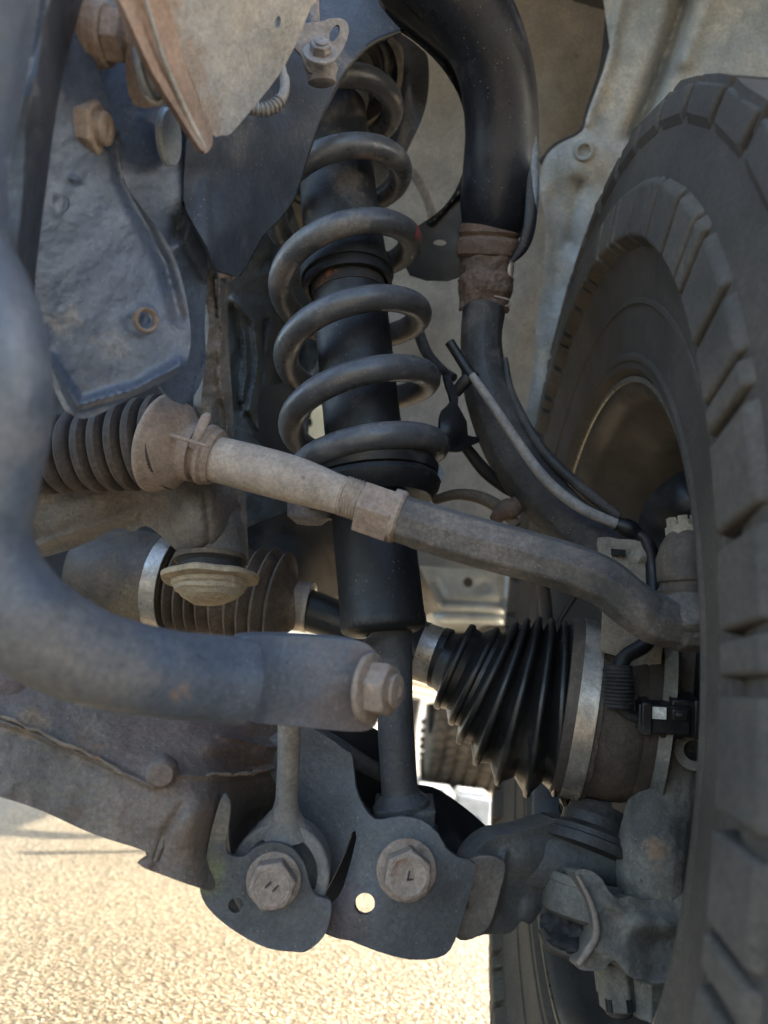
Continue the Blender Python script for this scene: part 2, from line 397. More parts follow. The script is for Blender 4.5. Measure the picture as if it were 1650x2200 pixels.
m_skidb = mat('bracket_brown', (.24, .165, .125), (.36, .28, .22), .35, 30, .8, speck=.3, bump=.6)
m_plug = mat('grey_plug', (.26, .28, .31), (.3, .3, .3), .2, 20, .45, speck=.05, bump=.1)
m_silver = mat('silver_sheet', (.34, .37, .38), (.38, .33, .26), .25, 12, .4, speck=.05, bump=.1, metal=.2)
m_black = mat('black_plastic', (.01, .01, .011), (.07, .06, .055), .12, 30, .45, speck=.1, bump=.1)
m_bracket = mat('dusty_bracket', (.30, .26, .2), (.38, .32, .25), .4, 30, .8, speck=.3, bump=.5)
m_cast = mat('crossmember_cast', (.13, .125, .125), (.26, .22, .18), .42, 20, .6, rust=(.34, .22, .13), ramt=.16, rscale=26, speck=.3, bump=.7)
m_foil = mat('seam_grime', (.12, .115, .11), (.27, .23, .19), .5, 26, .75, speck=.2, bump=1., bscale=120)
m_sheetb = mat('blue_grey_sheet', (.11, .13, .145), (.19, .18, .165), .25, 16, .5, speck=.1, bump=.3)
m_stop = mat('bump_stop', (.33, .27, .19), (.42, .35, .25), .4, 40, .85, speck=.3, bump=.8)
m_hose = mat('conduit_grey', (.22, .21, .2), (.34, .3, .26), .4, 40, .7, speck=.1)
m_slot = mat('slotted_bracket', (.19, .175, .175), (.33, .29, .26), .35, 50, .65, speck=.15, bump=.4)
m_white = mat('white_mark', (.75, .74, .68), (.3, .3, .28), .28, 120, .6, speck=0)
m_red = mat('red_mark', (.30, .07, .075), (.12, .1, .1), .3, 90, .6, speck=.2)
m_pale = mat('pale_block', (.62, .64, .65), (.5, .48, .44), .25, 6, .7, speck=.1)
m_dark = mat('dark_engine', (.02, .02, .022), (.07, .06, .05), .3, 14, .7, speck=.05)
m_body = mat('body_underside', (.06, .06, .06), (.14, .12, .1), .3, 5, .8, speck=.05)
m_cream = mat('cream_sheet', (.62, .56, .42), (.5, .44, .34), .3, 6, .6, speck=.05, bump=.1)

# ------------------------------------------------------------------ ground
def ground_mat():
    mt = bpy.data.materials.new('textured_concrete'); mt.use_nodes = True; n = mt.node_tree.nodes; l = mt.node_tree.links; b = n['Principled BSDF']
    geo = n.new('ShaderNodeNewGeometry')
    t1 = n.new('ShaderNodeTexNoise'); t1.inputs['Scale'].default_value = 165; t1.inputs['Distortion'].default_value = .8; t1.inputs['Detail'].default_value = 4; t1.inputs['Roughness'].default_value = .55
    t2 = n.new('ShaderNodeTexNoise'); t2.inputs['Scale'].default_value = 2.2; t2.inputs['Detail'].default_value = 6
    t3 = n.new('ShaderNodeTexNoise'); t3.inputs['Scale'].default_value = 300; t3.inputs['Detail'].default_value = 3
    vo = n.new('ShaderNodeTexVoronoi'); vo.feature = 'SMOOTH_F1'; vo.inputs['Scale'].default_value = 200
    for t in (t1, t2, t3, vo): l.new(geo.outputs['Position'], t.inputs[0])
    r = n.new('ShaderNodeValToRGB'); e = r.color_ramp.elements
    e[0].position = .36; e[0].color = (.17, .128, .075, 1); e[1].position = .62; e[1].color = (.50, .43, .31, 1)
    x = e.new(.5); x.color = (.30, .242, .155, 1)
    hm = n.new('ShaderNodeMath'); hm.operation = 'MULTIPLY_ADD'; hm.inputs[1].default_value = -.45; l.new(vo.outputs['Distance'], hm.inputs[0])
    ha = n.new('ShaderNodeMath'); ha.operation = 'ADD'; ha.inputs[1].default_value = .17; l.new(t1.outputs[0], ha.inputs[0]); l.new(ha.outputs[0], hm.inputs[2])
    l.new(hm.outputs[0], r.inputs[0])
    mx = n.new('ShaderNodeMix'); mx.data_type = 'RGBA'; mx.blend_type = 'MULTIPLY'; mx.inputs[0].default_value = .5
    r2 = n.new('ShaderNodeValToRGB'); r2.color_ramp.elements[0].color = (.6, .58, .55, 1); r2.color_ramp.elements[1].color = (1, 1, 1, 1)
    r2.color_ramp.elements[0].position = .35; r2.color_ramp.elements[1].position = .65
    l.new(t2.outputs[0], r2.inputs[0]); l.new(r.outputs[0], mx.inputs[6]); l.new(r2.outputs[0], mx.inputs[7]); l.new(mx.outputs[2], b.inputs['Base Color'])
    b.inputs['Roughness'].default_value = .4; b.inputs['Specular IOR Level'].default_value = .5
    ad = n.new('ShaderNodeMath'); ad.operation = 'MULTIPLY_ADD'; ad.inputs[1].default_value = .25
    l.new(t3.outputs[0], ad.inputs[0]); l.new(hm.outputs[0], ad.inputs[2])
    bp = n.new('ShaderNodeBump'); bp.inputs['Strength'].default_value = 1; bp.inputs['Distance'].default_value = .004
    l.new(ad.outputs[0], bp.inputs['Height']); l.new(bp.outputs[0], b.inputs['Normal'])
    return mt
g = M().add([(-60, -60, 0), (60, -60, 0), (60, 60, 0), (-60, 60, 0)], [(0, 1, 2, 3)])
obj('ground', g, ground_mat(), kind='structure')

# ------------------------------------------------------------------ wheel (near tyre on the right)
WN = V(math.cos(-.065)*math.cos(-.106), math.sin(-.065)*math.cos(-.106), math.sin(-.106))
WC = P(825+F*.1307/.559, 1100+F*.1349/.559, .559)
wheel = thing('wheel', WC, 'large dusty off-road front wheel filling the right edge of the picture', 'wheel')
def wl(prof, seg=160): return lathe(WC, WC+WN, [(a, b) for a, b in prof], seg)
R0 = .395
tprof = [(.026, .233), (.016, .241), (.014, .258), (.012, .28), (.008, .302), (.002, .318), (-.002, .332), (-.003, .348), (-.001, .366), (.001, .382), (.012, R0-.004), (.03, R0-.002), (.13, R0+.002), (.23, R0-.002), (.252, R0-.006), (.26, .375), (.268, .33), (.27, .28), (.262, .25), (.245, .235)]
tyre = obj('tyre', wl(tprof), m_tyre, wheel, 40)
# raised rim-guard rings on the sidewall
obj('sidewall_ring', wl([(.017, .2445), (.0140, .2465), (.0135, .249), (.015, .252)]), m_tyre, tyre)
obj('sidewall_ring', wl([(.012, .282), (.0100, .283), (.0098, .286), (.0115, .287)]), m_tyre, tyre)
rim = obj('rim', wl([(.03, .233), (.024, .2355), (.022, .232), (.026, .226), (.04, .22), (.055, .218), (.068, .208), (.11, .198), (.15, .192), (.17, .175), (.176, .10), (.16, .06), (.16, .0)]), m_rim, wheel, 50)
obj('rim_lip', wl([(.0245, .2375), (.0205, .236), (.0205, .2325), (.0255, .2305)]), m_lip, rim)
WU = WN.orthogonal().normalized(); WU = (UP-WN*UP.dot(WN)).normalized(); WW = WN.cross(WU)
def lugpt(a, w_, r): return WC+WN*w_+(WU*math.cos(a)+WW*math.sin(a))*r
def lugmesh(a, da, pts, r0, r1, taper=.88):
    """pts polygon in (angle unit, width); extruded from r0 to r1"""
    m = M(); n = len(pts); ca = sum(p[0] for p in pts)/n; cw = sum(p[1] for p in pts)/n
    for (r, s) in ((r0, 1), (r1, taper)):
        for (u, v) in pts: m.v.append(lugpt(a+(ca+(u-ca)*s)*da, cw+(v-cw)*s, r))
    for i in range(n): j = (i+1) % n; m.f.append((i, j, j+n, i+n))
    m.f.append(tuple(range(n, 2*n))); return fixn(m)
NL = 44
for k in range(NL):
    a = 2*math.pi*k/NL; da = 2*math.pi/NL
    long_ = k % 2 == 0
    # shoulder lug: tread block plus a leg reaching down the sidewall
    m = lugmesh(a, da, [(.05, .002), (.5, -.001 if long_ else .003), (.93, .002), (.95, .05), (.55, .062), (.07, .05)], R0-.006, R0+.006, .96)
    obj('shoulder_lug', m, m_tyre, tyre, 30)
    def sideblock(name, rs, ws, u0, u1, mt_):
        s = M()
        for r, w_ in zip(rs, ws):
            for u in (u0, u1): s.v.append(lugpt(a+u*da, w_, r))
            for u in (u1, u0): s.v.append(lugpt(a+u*da, w_+.012, r-.002))
        for i in range(len(rs)-1):
            for q in range(4): s.f.append((i*4+q, i*4+(q+1) % 4, i*4+4+(q+1) % 4, i*4+4+q))
        n4 = 4*(len(rs)-1); s.f += [(0, 1, 2, 3), (n4, n4+1, n4+2, n4+3)]
        return obj(name, fixn(s), mt_, tyre, 30, mods=(bevel(.0018, 3),))
    sideblock('side_lug', [R0+.003, R0-.006, .384, .378], [0, -.0015, -.002, .001], .08, .9, m_tyre)
    if k % 2 == 0:
        sideblock('side_block', [.354, .350, .322, .316], [-.002, -.0065, -.0080, .003], .0, .62, m_lug)
        sideblock('side_block', [.354, .350, .322, .316], [-.002, -.0065, -.0080, .003], .70, .95, m_lug)
    else:
        sideblock('side_block', [.354, .350, .322, .316], [-.002, -.0065, -.0080, .003], .08, .86, m_lug)
for k in range(NL):
    a = 2*math.pi*(k+.5)/NL; da = 2*math.pi/NL
    for (w0, sh) in ((.075, 0), (.125, .35), (.175, .1)):
        m = lugmesh(a+sh*da, da, [(.05, w0), (.45, w0-.006), (.9, w0+.006), (.85, w0+.036), (.5, w0+.042), (.12, w0+.03)], R0-.004, R0+.006)
        obj('tread_block', m, m_tyre, tyre, 30)
# brake backing inside the rim
obj('valve_stem', tube([(1232, 1030, .80, 8), (1237, 1012, .79, 10), (1240, 1004, .785, 5)], 4, 12), m_clamp, rim)
obj('brake_drum', wl([(.07, .0), (.07, .13), (.075, .15), (.10, .152), (.12, .15)], 72), m_dark, wheel)

# ------------------------------------------------------------------ wheel arch and body sheet
lin = panel([(560, -700), (1500, -700), (1900, -500), (1900, 900), (1300, 1400), (1160, 1240), (900, 1215), (820, 1150), (725, 900), (705, 500), (560, 100)],
            [(600, -600, .80), (600, 300, .85), (850, 600, .9), (850, 1200, .93), (1200, 0, .84), (1180, 1100, 1.0), (1700, -500, .70), (1800, 800, .95), (1200, -650, .55)], 40, 3,
            bumps=[(1190, 215, 60, 45, 14, 10), (1198, 214, 16, 10, -20, 10), (1215, 262, 60, 16, 8, 20), (1090, 40, 60, 20, -9, -30), (1120, 120, 80, 70, -12, 0), (960, 230, 70, 110, -10, 20), (1130, 620, 60, 120, 10, 0), (880, 700, 60, 60, 8, 0), (1010, 880, 90, 60, -8, 20), (930, 1130, 60, 40, 8, 0)], nz=(9, 130))
o = tag(obj('wheel_arch_liner', lin, m_liner, mods=(solid(.004),)), 'dust coloured rough wheel arch liner behind the coil spring', 'liner')
fend = thing('inner_fender', P(1240, 600, .8), 'pale grey pressed inner fender sheet between the liner and the tyre top', 'body panel')
fe = panel([(1335, -120), (1310, 100), (1265, 235), (1250, 283), (1200, 310), (1168, 345), (1160, 410), (1172, 480), (1166, 600), (1152, 700), (1142, 820), (1120, 930), (1125, 1000), (1230, 1010), (1330, 700), (1750, 500), (1900, 100), (1900, -120)],
           [(1340, -100, .74), (1180, 350, .76), (1130, 950, .82), (1300, 600, .78), (1800, 0, .68), (1600, 200, .72)], 16, 3,
           bumps=[(1250, 330, 55, 60, 10, 20), (1255, 322, 15, 13, -4, 0), (1205, 560, 30, 90, -12, 8), (1195, 450, 22, 60, -8, 5), (1190, 870, 18, 60, 8, 8), (1150, 780, 14, 50, -6, 0)],
           ridges=[([(1480, -40), (1440, 90), (1400, 200), (1360, 290)], 18, -30), ([(1345, -60), (1310, 130), (1262, 260)], 14, 9), ([(1232, 560), (1220, 700), (1190, 960)], 14, 8), ([(1545, -60), (1470, 130)], 22, 8), ([(1240, 400), (1225, 520)], 16, -9)], nz=(2.2, 60))
obj('fender_sheet', fe, m_fend, fend, mods=(solid(.002),))
obj('spot_rivet', lathe(P(1255, 324, .745), P(1255, 324, .738), [(0, .011), (.4, .0105), (1, .008), (1, .0065), (.5, .005), (.5, .0)], 32), m_fend, fend)
# dark folded seam between liner and fender
obj('seam', tube([(1320, -40, .77, 14), (1302, 130, .77, 12), (1268, 235, .78, 10), (1248, 285, .78, 7), (1195, 312, .78, 6), (1160, 350, .79, 6)], 6, 8), m_rub, fend)

# unseen body above and behind: slabs placed and sized to block sky and sun
bodyt = thing('car_body', Vector((0, 1.6, .8)), 'unseen vehicle body above the suspension, slabs added to block sky and sun', 'car body')
def slab(name, x0, x1, y0, y1, z0, z1, mt=m_body):
    return obj(name, box(Vector(((x0+x1)/2, (y0+y1)/2, (z0+z1)/2)), RIGHT, FWD, UP, x1-x0, y1-y0, z1-z0), mt, bodyt, mods=(bevel(.01),))
slab('floor_pan', -1.35, .40, 1.6, 4.2, .60, .66, m_silver)
slab('side_sill', .40, .45, 1.0, 4.2, .54, 1.3)
slab('cabin', -1.35, .39, 1.61, 4.2, .67, 1.4)
slab('outer_fender', .44, .47, -.35, 1.14, .84, 1.2)
slab('fender_top', .12, .46, -.05, .44, 1.12, 1.15)
slab('engine_bay_floor', -1.35, -.45, .45, 1.54, .45, .50, m_dark)
slab('hood', -1.3, .36, .45, 1.54, 1.12, 1.15)

# silver floor panel with hole, seen under the tie rod
sil = thing('floor_crossmember', P(1000, 1270, 1.5), 'pale silver ribbed floor panel with a round hole beyond the driveshaft', 'body panel')
obj('pressed_sheet', panel([(860, 1120), (1110, 1120), (1100, 1330), (1082, 1335), (930, 1322), (885, 1240)], [(860, 1120, 1.5), (1100, 1120, 1.52), (900, 1330, 1.45), (1090, 1330, 1.47)], 10, 1,
    holes=[(1006, 1251, 11, 11, 0)], bumps=[(1041, 1259, 15, 14, -6, 0), (1041, 1259, 4, 4, 5, 0)], ridges=[([(935, 1250), (960, 1292), (1080, 1296)], 7, -8), ([(1083, 1140), (1080, 1290)], 6, -8)]), m_silver, sil, mods=(solid(.003),))
obj('backing_plate', panel([(960, 1220), (1070, 1220), (1070, 1290), (960, 1290)], [(960, 1220, 1.6)], 30, 1), m_dark, sil)
for y, r in ((1305, 11), (1327, 12)):
    obj('rib', tube([(935, y-2, 1.44, 4), (950, y-1, 1.43, r), (1010, y, 1.43, r), (1060, y+3, 1.43, r), (1080, y+12, 1.44, 4)], 6, 14), m_silver, sil)
obj('bracket', tube([(880, 1265, 1.42, 18), (905, 1285, 1.42, 13), (948, 1300, 1.42, 6)], 6, 10), m_silver, sil)

# rear tyre and the two pale blocks
rt = thing('wheel', P(980, 1700, 2.9), 'brown worn rear tyre with chunky tread seen end on, far behind', 'tyre')
RC = Vector((P(980, 1640, 3.2).x, 3.3, .385))
def rl(prof): return lathe(RC-RIGHT*.13, RC+RIGHT*.13, prof, 96)
obj('carcass', rl([(0, .2), (-.02, .3), (.0, .36), (.06, .378), (.5, .382), (.94, .378), (1, .36), (1.02, .3), (1, .2)]), m_lug, rt)
for k in range(40):
    a = 2*math.pi*(k-24)/56
    for j, w0 in enumerate((-.125, -.075, -.025, .025, .075, .125)):
        zig = ((j % 2)*.5-.25+random.uniform(-.06, .06))*(.382*2*math.pi/56)
        aa = a+zig/.382
        nrm = Vector((0, -math.cos(aa), math.sin(aa))); tg = Vector((0, math.sin(aa), math.cos(aa)))
        c_ = RC+nrm*.386; ca = math.cos(.5 if j % 2 else -.5); sa = math.sin(.5 if j % 2 else -.5)
        u = RIGHT*ca+tg*sa; v = tg*ca-RIGHT*sa
        h = []
        for zz, s in ((0, 1), (.012, .82)):
            for q in range(8):
                b = 2*math.pi*q/8+.39
                h.append(c_+nrm*(zz-.004)+RIGHT*w0*1.0+(u*math.cos(b)*.025+v*math.sin(b)*.018)*s)
        mm_ = M().add(h, [tuple(range(8, 16))]+[(q, (q+1) % 8, 8+(q+1) % 8, 8+q) for q in range(8)])
        if k % 1 == 0 and len([1]) and (k*6+j) < 300: obj('tread_block', fixn(mm_), m_lug, rt, 30)
for i, (xa, xb) in enumerate(((900, 979), (987, 1060))):
    t_ = thing('ground_block', Vector((0, 0, 0)), ['pale block on the ground before the rear tyre, left one with plain face', 'pale block on the ground before the rear tyre, right one with dark slot'][i], 'block', 'pale blocks before the rear tyre')
    d = 1.8; A = P(xa, 1702, d); B = P(xb, 1706, d); wd = B.x-A.x
    cx = (A.x+B.x)/2; t_.location = (cx, A.y, 0)
    obj('block_body', box(Vector((cx, A.y+.06, .06)), RIGHT, FWD, UP, wd, .12, .12), m_pale, t_, mods=(bevel(.006),))
    obj('block_top', box(Vector((cx, A.y+.07, .124)), RIGHT, FWD, UP, wd*.9, .09, .01), m_pale, t_, mods=(bevel(.004),))
    if i: obj('slot', lathe(Vector((cx, A.y+.001, .06)), Vector((cx, A.y-.004, .06)), [(0, .018), (1, .018), (1, 0)], 24), m_dark, t_)
# cream crumpled cover above the rear tyre
tag(obj('cream_cover', panel([(840, 1425), (905, 1440), (960, 1478), (965, 1500), (900, 1512), (850, 1500)], [(850, 1430, 1.9), (960, 1500, 1.9)], 10, 3, ridges=[([(850, 1450), (950, 1480)], 6, 14), ([(850, 1475), (950, 1495)], 5, 10)]), m_cream, mods=(solid(.004),)),
    'cream coloured creased cover beyond the driveshaft, above the rear tyre', 'cover')
tag(obj('rear_bracket', tube([(893, 1500, 1.7, 14), (884, 1560, 1.7, 12), (878, 1620, 1.7, 16)], 6, 12), m_body), 'grey bracket far behind, just right of the strut fork', 'bracket')

# dark engine bulk behind the left half
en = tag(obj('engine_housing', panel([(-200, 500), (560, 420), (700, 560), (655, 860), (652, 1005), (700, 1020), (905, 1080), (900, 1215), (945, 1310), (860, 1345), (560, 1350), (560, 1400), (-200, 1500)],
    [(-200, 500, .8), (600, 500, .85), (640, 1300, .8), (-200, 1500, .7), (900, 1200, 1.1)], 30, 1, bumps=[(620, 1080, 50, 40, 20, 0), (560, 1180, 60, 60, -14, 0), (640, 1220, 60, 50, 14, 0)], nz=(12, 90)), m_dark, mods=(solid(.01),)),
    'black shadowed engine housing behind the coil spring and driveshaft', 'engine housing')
tag(obj('outside_view_sheet', panel([(650, 690), (700, 700), (700, 1010), (648, 1010), (655, 860)], [(650, 690, 1.3), (700, 1000, 1.3)], 30, 1), m_cream, mods=(solid(.004),)), 'cream strip seen through the spring coils left of the strut', 'backdrop')  # cream sheet added in place of the bright view outside
tb = thing('strip_bolt', P(663, 908, 1.05), 'small dark bolt in front of the cream strip behind the spring', 'bolt')
bolt(tb, P(655, 908, 1.05), V(1, -.1, 0), .008, .006, .008, m_black)
tag(obj('blue_tube', tube([(690, 640, .8, 22), (672, 780, .8, 26), (650, 900, .8, 16), (648, 1000, .8, 12)], 6, 16), m_sheetb), 'blue grey tube between the spring and the cream strip', 'tube')

# ------------------------------------------------------------------ strut and spring
SA, SB = P(823, 1335, .47), P(705, 200, .58)
sax = (SB-SA).normalized()
def S_at(y):
    """point of the strut axis seen at image height y"""
    lo, hi = -1., 2.
    inv = CAM.inverted()
    for _ in range(40):
        t = (lo+hi)/2; p = inv @ (SA+(SB-SA)*t); yy = 1100-F*p.y/-p.z
        if yy > y: lo = t
        else: hi = t
    return SA+(SB-SA)*lo
strut = thing('shock_absorber', P(865, 1850, .45), 'black shock absorber leaning up through the coil spring with a forked lower eye', 'shock absorber')
def on(y0, y1, prof, seg=64): return lathe(S_at(y0), S_at(y1), prof, seg)
obj('damper_body', on(1352, 1040, [(-.03, .012), (-.03, .0215), (.0, .0262), (.015, .0272), (.07, .0272), (.085, .0266), (1, .0266)]), m_strut, strut)
# crimp marks at the bottom edge
cr = M()
for k in range(40):
    a = 2*math.pi*k/40; u = sax.orthogonal().normalized(); v = sax.cross(u)
    n_ = u*math.cos(a)+v*math.sin(a)
    cr.join(box(S_at(1338)+n_*.0270, n_.cross(sax), n_, sax, .0011, .0007, .005))
obj('crimp_marks', cr, m_strut, strut, kind='stuff')
obj('damper_tube', on(1060, 560, [(0, .0262), (1, .0262)]), m_strut, strut)
obj('spring_seat', on(1090, 1010, [(0, .027), (.05, .040), (.3, .046), (.45, .0475), (.6, .046), (.62, .042), (.66, .046), (.85, .0475), (1, .046), (1, .04), (.95, .03)]), m_strut, strut)
seat = M()
obj('rust_ring', on(640, 560, [(0, .0255), (0, .0268), (1, .0268), (1, .02)]), mat('rusty_ring', (.02, .019, .019), (.05, .035, .03), .3, 26, .7, speck=.1, bump=.5, stains=((P(712, 595, .515), .007, (.3, .1, .04)), (P(680, 610, .51), .009, (.12, .05, .03)))), strut)
obj('dust_cover', on(620, 235, [(.0, .0285), (.0, .0315), (.08, .0318), (.10, .0298), (.22, .0295), (.3, .0285), (1, .0275)]), m_strutd, strut)
obj('cover_lip', on(600, 575, [(0, .031), (0, .0335), (.5, .034), (1, .033), (1, .03)]), m_strutd, strut)
obj('top_tube', on(240, 170, [(0, .0275), (.3, .031), (.9, .031), (1, .022)]), m_clamp, strut)
for y0, y1, r in ((190, 160, .038), (165, 140, .046), (145, 118, .052), (120, 60, .056)):
    obj('top_mount_ring', on(y0, y1, [(0, r*.7), (0, r*.95), (.3, r), (.7, r), (1, r*.95), (1, r*.7)]), m_rub, strut)
# shaft and fork
E0 = P(868, 1865, .455)
fk = fixn(sweep([P(*a[:3]) for a in [(818, 1350, .472), (838, 1372, .470), (846, 1410, .468), (848, 1500, .464), (852, 1600, .46), (858, 1690, .456), (864, 1735, .455), (870, 1790, .455)]],
                [.0215, .0155, .0118, .0112, .0114, .0112, .0135, .02], 32))
eye = lathe(E0+FWD*.022, E0-FWD*.020, [(0, .012), (0, .030), (.05, .0325), (.95, .0325), (1, .030), (1, .012)], 64)
fk.join(eye); fk.join(box(P(865, 1775, .455), V(1, 0, 0), V(0, 1, 0), V(.1, 0, 1), .036, .03, .03))
obj('lower_fork', fk, m_strutf, strut, mods=(remesh(.0011, 6),))
obj('fork_collar', lathe(P(857, 1700, .456), P(863, 1735, .455), [(0, .0118), (.3, .0135), (.7, .0175), (1, .0175), (1, .01)], 40), m_strutf, strut)

spring = thing('coil_spring', S_at(1000), 'thick grey coil spring wound round the black shock absorber, with a red paint mark', 'coil spring')
ys = [1030, 975, 832, 692, 535, 385, 245, 130, 60]
# helix: right extreme of each turn at the given heights; phase measured about the axis
inv = CAM.inverted()
rx = Vector((1, 0, 0)); rx = CAM.to_3x3() @ rx; rx = (rx-sax*rx.dot(sax)).normalized(); fy = sax.cross(rx)
if fy.dot(FWD) > 0: fy = -fy        # fy towards the viewer
L0 = [(S_at(y)-SA).dot(sax) for y in ys]
path, N = [], 40
for i in range(len(ys)-1):
    for k in range(N):
        t = i+k/N
        # smooth height
        a, b, c, d = [L0[max(0, min(len(L0)-1, i+q))] for q in (-1, 0, 1, 2)]
        u = k/N; h = .5*((2*b)+(-a+c)*u+(2*a-5*b+4*c-d)*u*u+(-a+3*b-3*c+d)*u**3)
        ph = -2*math.pi*t          # going up: from right to back, left, front
        R_ = .0482 if t > 1 else .0482-.006*(1-t)
        path.append(SA+sax*h+(rx*math.cos(ph)+fy*math.sin(ph))*R_)
wr = .0087
def spr(p, r=wr): return sweep(p, [r]*len(p), 20)
sp = spr(path); sp_o = obj('wire', fixn(sp), m_spring, spring, 60)
# red paint mark on the front right of the turn near the cap
def near_idx(x, y, i0, i1):
    best = None
    for i in range(i0, i1):
        q = inv @ path[i]; px = 825+F*q.x/-q.z; py = 1100-F*q.y/-q.z
        e = (px-x)**2+(py-y)**2
        if best is None or e < best[0]: best = (e, i)
    return best[1]
i = near_idx(880, 500, 2*N, 6*N)
pm = fixn(spr(catmull([tuple(p) for p in path[i-1:i+2]], 6) and [Vector(p) for p in catmull([tuple(p) for p in path[i-1:i+2]], 6)], wr+.0002))
keep = []
for f in pm.f:
    if len(f) > 4: continue
    c = sum((pm.v[k] for k in f), Vector())/len(f); q = min(path, key=lambda p: (p-c).length); nn = (c-q)
    nn = nn-(path[i+1]-path[i-1]).normalized()*nn.dot((path[i+1]-path[i-1]).normalized()); nn.normalize()
    e = nn.dot((FWD*-.7+UP*.45+RIGHT*.5).normalized())+noise.noise(c*260)*.3
    if e > .35: keep.append(f)
pm.f = keep or pm.f[:40]
us = sorted({k for f in pm.f for k in f}); mp_ = {k: j for j, k in enumerate(us)}; pm.v = [pm.v[k] for k in us]; pm.f = [tuple(mp_[k] for k in f) for f in pm.f]
obj('paint_mark', pm, m_red, spring, 60)

# ------------------------------------------------------------------ tie rod
tie = thing('tie_rod', P(800, 1090, .41), 'dusty steel tie rod crossing before the strut with threads and bent dark outer end', 'tie rod')
obj('inner_rod', tube([(430, 975, .435, 42), (455, 985, .433, 46), (480, 990, .43, 50), (620, 1027, .42, 51), (720, 1060, .414, 43), (745, 1068, .412, 42)], 6, 32), m_rod, tie)
th = []
A, B = P(735, 1064, .413), P(800, 1086, .409)
for k in range(9): th += [(k/9, .0101), ((k+.5)/9, .0115)]
obj('thread', lathe(A, B, [(0, 0)]+th+[(1, .01), (1, 0)], 40), m_rod, tie)
A, B = P(778, 1088, .411), P(850, 1113, .407)
obj('lock_nut', hexm(A, B-A, .0158, (B-A).length, .0158, rot=.5, dome=.03), m_nut, tie, 25, mods=(bevel(.0012, 2, 30),))
obj('nut_collar', lathe(P(838, 1105, .408), P(862, 1113, .407), [(0, .010), (0, .0148), (.8, .0150), (1, .0138), (1, 0)], 40), m_nut, tie)
octs = [(math.cos(a), math.sin(a)) for a in [math.pi/8+math.pi/4*k for k in range(8)]]
sec = []
for k in range(8):
    a0, a1 = octs[k], octs[(k+1) % 8]
    for t in (.08, .5, .92): sec.append((a0[0]*(1-t)+a1[0]*t, a0[1]*(1-t)+a1[1]*t))
oe = fixn(sweep([P(*a[:3]) for a in catmull([(850, 1110, .407), (900, 1127, .405), (1000, 1158, .401), (1120, 1190, .397), (1230, 1222, .394), (1300, 1252, .393), (1350, 1292, .393), (1400, 1325, .394), (1460, 1340, .395), (1520, 1345, .396)], 8)],
                [.0135]*8+[.0138]*8+[.0138]*8+[.0136]*8+[.0136]*8+[.0134]*8+[.0135]*8+[.014]*8+[.0148]*8+[.015], sect=sec, upv=V(.2, -.9, .5)))
obj('outer_end', oe, m_rodend, tie, 20, mods=(bevel(.0012, 2, 25),))
# joint eye, boot, castle nut
J = P(1490, 1330, .405)
obj('joint_eye', lathe(P(1492, 1385, .392), P(1478, 1290, .402), [(0, .0), (0, .010), (.03, .010), (.03, .012), (.12, .0135), (.14, .0155), (.25, .0185), (.5, .019), (1, .0165), (1, 0)], 48), m_rodend, tie)
obj('joint_boot', lathe(P(1484, 1290, .402), P(1472, 1140, .408), [(0, .014), (.05, .0165), (.15, .017), (.2, .0155), (.25, .0155), (.28, .0165), (.6, .0165), (.8, .0135), (.92, .0105), (1, .008), (1, 0)], 48), m_joint, tie)
A, B = P(1474, 1150, .408), P(1469, 1112, .41)
cn = hexm(A, B-A, .0105, (B-A).length*.55, .0105)
obj('castle_nut', cn, m_bracket, tie, 25)
for k in range(6):
    a = math.pi/3*k+.3; ax = (B-A).normalized(); u = ax.orthogonal().normalized(); v = ax.cross(u)
    n_ = u*math.cos(a)+v*math.sin(a)
    obj('nut_castellation', box(A+ax*(B-A).length*.75+n_*.0072, n_.cross(ax), n_, ax, .005, .0035, (B-A).length*.5), m_bracket, tie, 25)

# steering boot
sb = thing('steering_boot', P(250, 940, .44), 'black corrugated steering rack boot with dusty flared end beside the tie rod', 'rubber boot')
A, B = P(50, 985, .45), P(395, 945, .437)
Lb = (B-A).length; pr = [(0, .0)]
nr = 9
for k in range(nr):
    t0 = k/nr*.93; dt = .93/nr; R_ = .0225+.0065*k/nr
    pr += [(t0, R_*.74), (t0+dt*.12, R_*.93), (t0+dt*.3, R_), (t0+dt*.62, R_), (t0+dt*.82, R_*.93), (t0+dt*.93, R_*.76)]
pr += [(.96, .024), (.97, .0)]
obj('bellows', lathe(A, B, pr, 80), m_boot, sb, 40)
A2, B2 = P(338, 950, .439), P(470, 985, .432)
obj('boot_cone', lathe(A2, B2, [(0, .010), (0, .0275), (.05, .0295), (.12, .0295), (.2, .0275), (.36, .0255), (.50, .019), (.56, .0155), (.66, .0145), (.7, .0145), (.8, .0155), (1, .0145), (1, .012)], 72), m_bootd, sb, 50)
obj('clamp_ring', lathe(P(398, 967, .435), P(424, 974, .434), [(0, .0142), (0, .0172), (1, .0172), (1, .0142)], 60), m_bootd, sb)
obj('clamp_ear', tube([(412, 962, .418, 9), (425, 935, .416, 10), (437, 908, .419, 11), (443, 895, .421, 10), (448, 888, .423, 5)], 4, 12, asp=.35), m_bootd, sb)
obj('clamp_wire', tube([(368, 935, .412, 5), (400, 945, .409, 4), (450, 960, .407, 4)], 4, 8), m_bootd, sb)
obj('end_ring', lathe(P(438, 975, .433), P(468, 984, .432), [(0, .0142), (.1, .0178), (.35, .018), (.5, .0165), (.7, .017), (.95, .0158), (1, .0135)], 60), m_bootd, sb)

